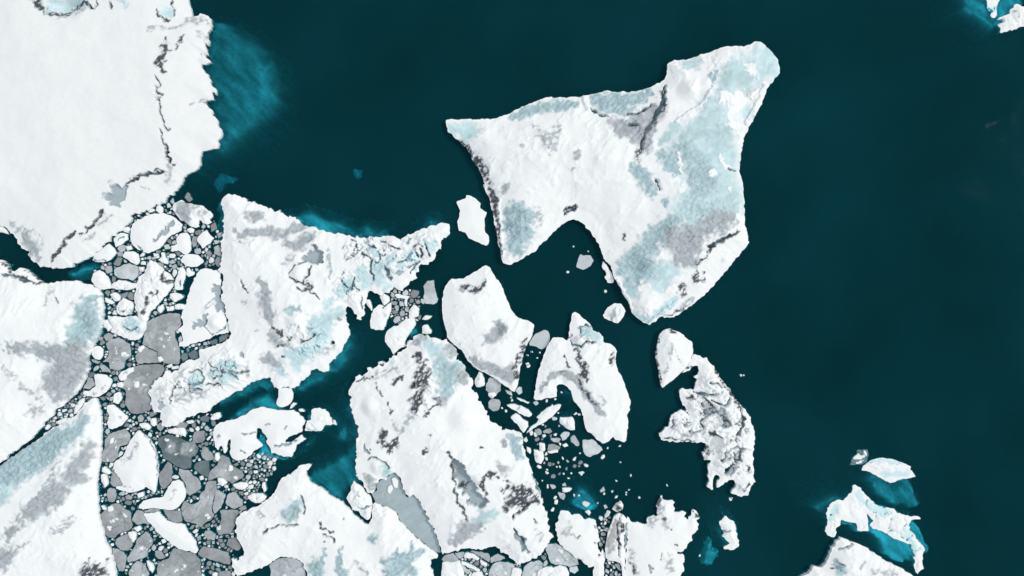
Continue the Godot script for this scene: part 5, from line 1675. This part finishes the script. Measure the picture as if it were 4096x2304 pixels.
# ---------------------------------------------------------------- brash: single fragments, then the finest grit as one mass
func shard(st: SurfaceTool, c: PackedVector2Array, mid: Vector2, at: Vector3, tall: float, color: Vector3, r: RandomNumberGenerator) -> void:
	# c: corners round the shard's middle; walls, a bevel and a slightly tilted top
	st.set_color(Color(color.x, color.y, color.z))
	var n := c.size()
	var tilt := Vector2(r.randf_range(-0.12, 0.12), r.randf_range(-0.12, 0.12))
	var rings := []
	for ring in [[0.95, -0.45], [1.0, tall * 0.8], [0.93, tall]]:
		var row := []
		for k in n:
			var p: Vector2 = (c[k] - mid) * ring[0]
			var y: float = ring[1]
			if y > 0.0:
				y = maxf(0.02, y * (1.0 + r.randf_range(-0.12, 0.12)) + p.dot(tilt) * minf(1.0, tall * 3.0))
			row.append(at + Vector3(p.x, y, p.y))
		rings.append(row)
	for g in 2:
		for k in n:
			var a: Vector3 = rings[g][k]
			var b: Vector3 = rings[g][(k + 1) % n]
			var e: Vector3 = rings[g + 1][k]
			var d: Vector3 = rings[g + 1][(k + 1) % n]
			for p in [a, b, d, a, d, e]:
				st.add_vertex(p)
	var top := at + Vector3(0, tall * r.randf_range(0.95, 1.15), 0)
	for k in n:
		for p in [rings[2][k], rings[2][(k + 1) % n], top]:
			st.add_vertex(p)

func brash() -> void:
	var placed := []   # [at, radius, kind]
	var bins := {}
	for a in SMALL:
		var at := spot(a[0], a[1], 0.0)
		placed.append([at, maxf(a[2] * PX, 0.16), "w"])
		put_bin(bins, at, maxf(a[2] * PX, 0.16))
	# open water left between the traced pieces: distance to the nearest ice
	var free := PackedFloat32Array()
	free.resize(1024 * 576)
	for k in 1024 * 576:
		free[k] = 0.0 if busy[k] else 50.0
	for j in range(1, 575):
		for i in range(1, 1023):
			var k := j * 1024 + i
			free[k] = minf(free[k], minf(minf(free[k - 1], free[k - 1024]) + 0.2, minf(free[k - 1025], free[k - 1023]) + 0.283))
	for j in range(574, 0, -1):
		for i in range(1022, 0, -1):
			var k := j * 1024 + i
			free[k] = minf(free[k], minf(minf(free[k + 1], free[k + 1024]) + 0.2, minf(free[k + 1025], free[k + 1023]) + 0.283))
	for reg in REGIONS:
		var poly := PackedVector2Array()
		for i in range(0, reg[1].size(), 2):
			poly.append(spot(reg[1][i], reg[1][i + 1], 0.0))
		var box := Rect2(poly[0], Vector2.ZERO)
		for p in poly:
			box = box.expand(p)
		var tries: float = box.get_area() * reg[0]
		for pass_r in [[1.5, 0.8, 0.6], [0.9, 0.45, 1.0], [0.5, 0.25, 1.2], [0.28, 0.12, 2.4]]:
			if pass_r[0] > reg[2] * 1.3:
				continue
			for t in int(tries * pass_r[2]):
				var p := box.position + Vector2(rng.randf(), rng.randf()) * box.size
				var i := int((p.x + 102.4) / 0.2)
				var j := int((p.y + 57.6) / 0.2)
				if i < 0 or j < 0 or i >= 1024 or j >= 576 or free[j * 1024 + i] < pass_r[1] + 0.12 or not Geometry2D.is_point_in_polygon(p, poly):
					continue
				var r: float = minf(minf(pass_r[0], free[j * 1024 + i] - 0.12) * rng.randf_range(0.8, 1.0), reg[2])
				if r < pass_r[1] * 0.8 or hits(bins, p, r):
					continue
				var roll := rng.randf()
				placed.append([p, r, "w" if roll < 0.28 else ("l" if roll < 0.62 else "k")])
				put_bin(bins, p, r)
	placed.sort_custom(func(a, b): return a[1] > b[1])
	var looks := {"w": "angular white ice fragment", "l": "pale grey ice fragment", "k": "dark grey ice fragment"}
	var grit := {}
	for n in placed.size():
		var q: Array = placed[n]
		var at: Vector2 = q[0]
		var r: float = q[1]
		# an angular outline, cut back where the neighbours lie
		var c := PackedVector2Array()
		var sides := rng.randi_range(4, 7)
		var turn := rng.randf() * TAU
		var long := Vector2.from_angle(rng.randf() * TAU)
		var stretch := rng.randf_range(1.0, 1.8)
		for k in sides:
			var d := Vector2.from_angle(turn + TAU * (k + rng.randf_range(-0.28, 0.28)) / sides) * r * rng.randf_range(0.8, 1.2)
			c.append(at + d + long * d.dot(long) * (stretch - 1.0))
		for other in around(bins, at, r):
			var gap: Vector2 = other[0] - at
			var far := gap.length()
			if far < 0.01:
				continue
			gap /= far
			c = cut(c, at + gap * (far * r / (r + other[1]) - 0.07), gap)
		for k in c.size():
			for tries in 6:
				var i := clampi(int((c[k].x + 102.4) / 0.2), 0, 1023)
				var j := clampi(int((c[k].y + 57.6) / 0.2), 0, 575)
				if busy[j * 1024 + i] == 0:
					break
				c[k] = c[k].lerp(at, 0.25)
		if c.size() < 3:
			continue
		var tone: Vector3 = {"w": SNOW * 0.97, "l": LIGHT_GREY, "k": GREY * 0.75}[q[2]] * rng.randf_range(0.85, 1.05)
		var tall: float = minf(r, 0.7) * {"w": 0.5, "l": 0.22, "k": 0.1}[q[2]]
		if n < 300:
			var st := SurfaceTool.new()
			st.begin(Mesh.PRIMITIVE_TRIANGLES)
			shard(st, c, at, Vector3.ZERO, tall, tone, rng)
			st.generate_normals()
			var o := MeshInstance3D.new()
			o.name = numbered("ice_fragment")
			o.mesh = st.commit()
			o.mesh.surface_set_material(0, M.snow)
			o.position = Vector3(at.x, 0.0, at.y)
			var look: String = ("tiny " if r < 0.35 else "small ") + looks[q[2]]
			o.set_meta("label", look + " " + beside(at))
			o.set_meta("category", "ice fragment")
			o.set_meta("group", look + "s " + beside(at))
			add_child(o)
		else:
			if not grit.has(q[2]):
				grit[q[2]] = SurfaceTool.new()
				grit[q[2]].begin(Mesh.PRIMITIVE_TRIANGLES)
			shard(grit[q[2]], c, at, Vector3(at.x, 0.0, at.y), tall, tone, rng)
	for kind in grit:
		grit[kind].generate_normals()
		var mi := MeshInstance3D.new()
		mi.name = numbered("brash_ice")
		mi.mesh = grit[kind].commit()
		mi.mesh.surface_set_material(0, M.snow)
		mi.set_meta("kind", "stuff")
		mi.set_meta("label", {"w": "fine white ice crumbs strewn between the floes", "l": "fine pale grey ice crumbs strewn between the floes", "k": "fine dark grey slush bits strewn between the floes"}[kind])
		mi.set_meta("category", "brash ice")
		add_child(mi)
	print("fragments ", placed.size())

func put_bin(bins: Dictionary, p: Vector2, r: float) -> void:
	var key := Vector2i(int(floor(p.x / 3.0)), int(floor(p.y / 3.0)))
	if not bins.has(key):
		bins[key] = []
	bins[key].append([p, r])

func around(bins: Dictionary, p: Vector2, r: float) -> Array:
	var out := []
	var bi := int(floor(p.x / 3.0))
	var bj := int(floor(p.y / 3.0))
	for i in range(bi - 1, bi + 2):
		for j in range(bj - 1, bj + 2):
			for q in bins.get(Vector2i(i, j), []):
				var far := p.distance_to(q[0])
				if far > 0.01 and far < (r + q[1]) * 2.2:
					out.append(q)
	return out

# what is left of the convex outline c on the near side of a line
func cut(c: PackedVector2Array, on: Vector2, away: Vector2) -> PackedVector2Array:
	var out := PackedVector2Array()
	for k in c.size():
		var a := c[k]
		var b := c[(k + 1) % c.size()]
		var da := (a - on).dot(away)
		var db := (b - on).dot(away)
		if da <= 0.0:
			out.append(a)
		if (da < 0.0) != (db < 0.0) and absf(da - db) > 1e-6:
			out.append(a.lerp(b, da / (da - db)))
	return out

func hits(bins: Dictionary, p: Vector2, r: float) -> bool:
	var bi := int(floor(p.x / 3.0))
	var bj := int(floor(p.y / 3.0))
	for i in range(bi - 1, bi + 2):
		for j in range(bj - 1, bj + 2):
			for q in bins.get(Vector2i(i, j), []):
				if p.distance_to(q[0]) < (r + q[1]) * 0.97:
					return true
	return false

var SMALL := [[2098,1760,11.9],[2115,1800,9.9],[2157,1867,7.2],[2260,1778,8.7],[2187,1891,6],[2344,1861,7.2],[2410,1829,7.2],[2191,1946,5.2],[2225,2006,8],[2416,1974,4.8],[2449,1965,4.8],[2463,1988,5.2],[2420,2092,7.2],[2406,2094,4],[2557,1990,4.4],[2239,1867,3.6],[2227,1867,2.8],[2185,1835,6.4],[2298,1835,5.6],[2320,1813,3.6],[2251,1833,4],[2221,1990,5.6],[2211,2038,6.4],[2296,1980,3.6],[2316,1982,4],[2390,2012,3.6],[2505,1970,2.8],[2505,1978,2.8],[2516,1959,2.5],[2431,1792,2.8],[2479,1784,3.6],[2482,1849,3.6],[2284,1893,4.8],[2255,1895,3.6],[2274,1913,2.8],[2189,1879,3.6],[2169,1923,3.2],[2241,1776,4.8],[2175,1744,8],[2123,1728,10.3],[2143,1736,8.7],[2125,1407,2.8],[2159,1410,3.6],[2109,1420,2.8],[2149,1432,2.8],[2113,1463,7.2],[2024,1644,4.8],[2048,1601,4.8],[2044,1590,3.6],[2187,1603,5.6],[2221,1596,5.6],[2302,1654,5.2],[2316,1658,5.2],[2233,1652,3.2],[2008,1632,3.2],[2171,1699,3.6],[1944,1411,2.5],[2246,1569,2.5],[2221,1739,7.2],[2270,1088,5],[2294,986,2.5],[2353,1005,2.5],[2422,1165,5.5],[2111,1456,7],[2111,1421,2.5],[2128,1407,2.5],[2922,1996,6.4],[2928,1992,3.2],[2668,1941,2.5],[2523,1902,2.5],[2465,1923,2.5],[2799,2222,2.5],[2963,1501,4.8],[2975,1501,2.5]]
var REGIONS := [[2,[684,803,747,803,867,890,890,1049,747,1097,700,1208,716,1352,890,1367,763,1471,636,1479,636,1670,652,1701,405,1701,410,1606,318,1590,366,1511,413,1320,413,1177,366,1097,477,986,525,890],0.9],
	[1.3,[398,1685,867,1654,859,1765,1113,1829,1097,1884,1034,1956,938,2083,938,2304,453,2304,398,1988],0.6],
	[5,[906,1749,1018,1813,1113,1829,1105,1876,1041,1940,986,2003,954,1908],0.4],
	[10,[207,1669,223,1643,338,1573,384,1589,302,1665,254,1693,179,1712],0.6],
	[8,[1555,1153,1643,1161,1678,1189,1682,1277,1595,1296,1559,1257],0.8],
	[0.16,[2115,1733,2226,1685,2290,1765,2337,1860,2258,1908,2178,1908],0.4],
	[0.05,[2083,1590,2226,1654,2306,1765,2449,1829,2433,1988,2385,2115,2290,2051,2226,2067,2194,1956,2131,1797],0.2],
	[5,[2169,2213,2217,2193,2201,2249,2177,2261],0.5],
	[5,[1847,2205,2082,2261,2090,2304,1843,2304],0.5],
	[3,[2424,2237,2481,2249,2489,2304,2422,2304],0.5],
	[4,[2394,2070,2449,2062,2422,2185,2410,2213,2398,2177],0.5],
	[3,[509,830,620,822,676,830,620,854,529,890],0.35]]   # [tries, outline, largest radius]
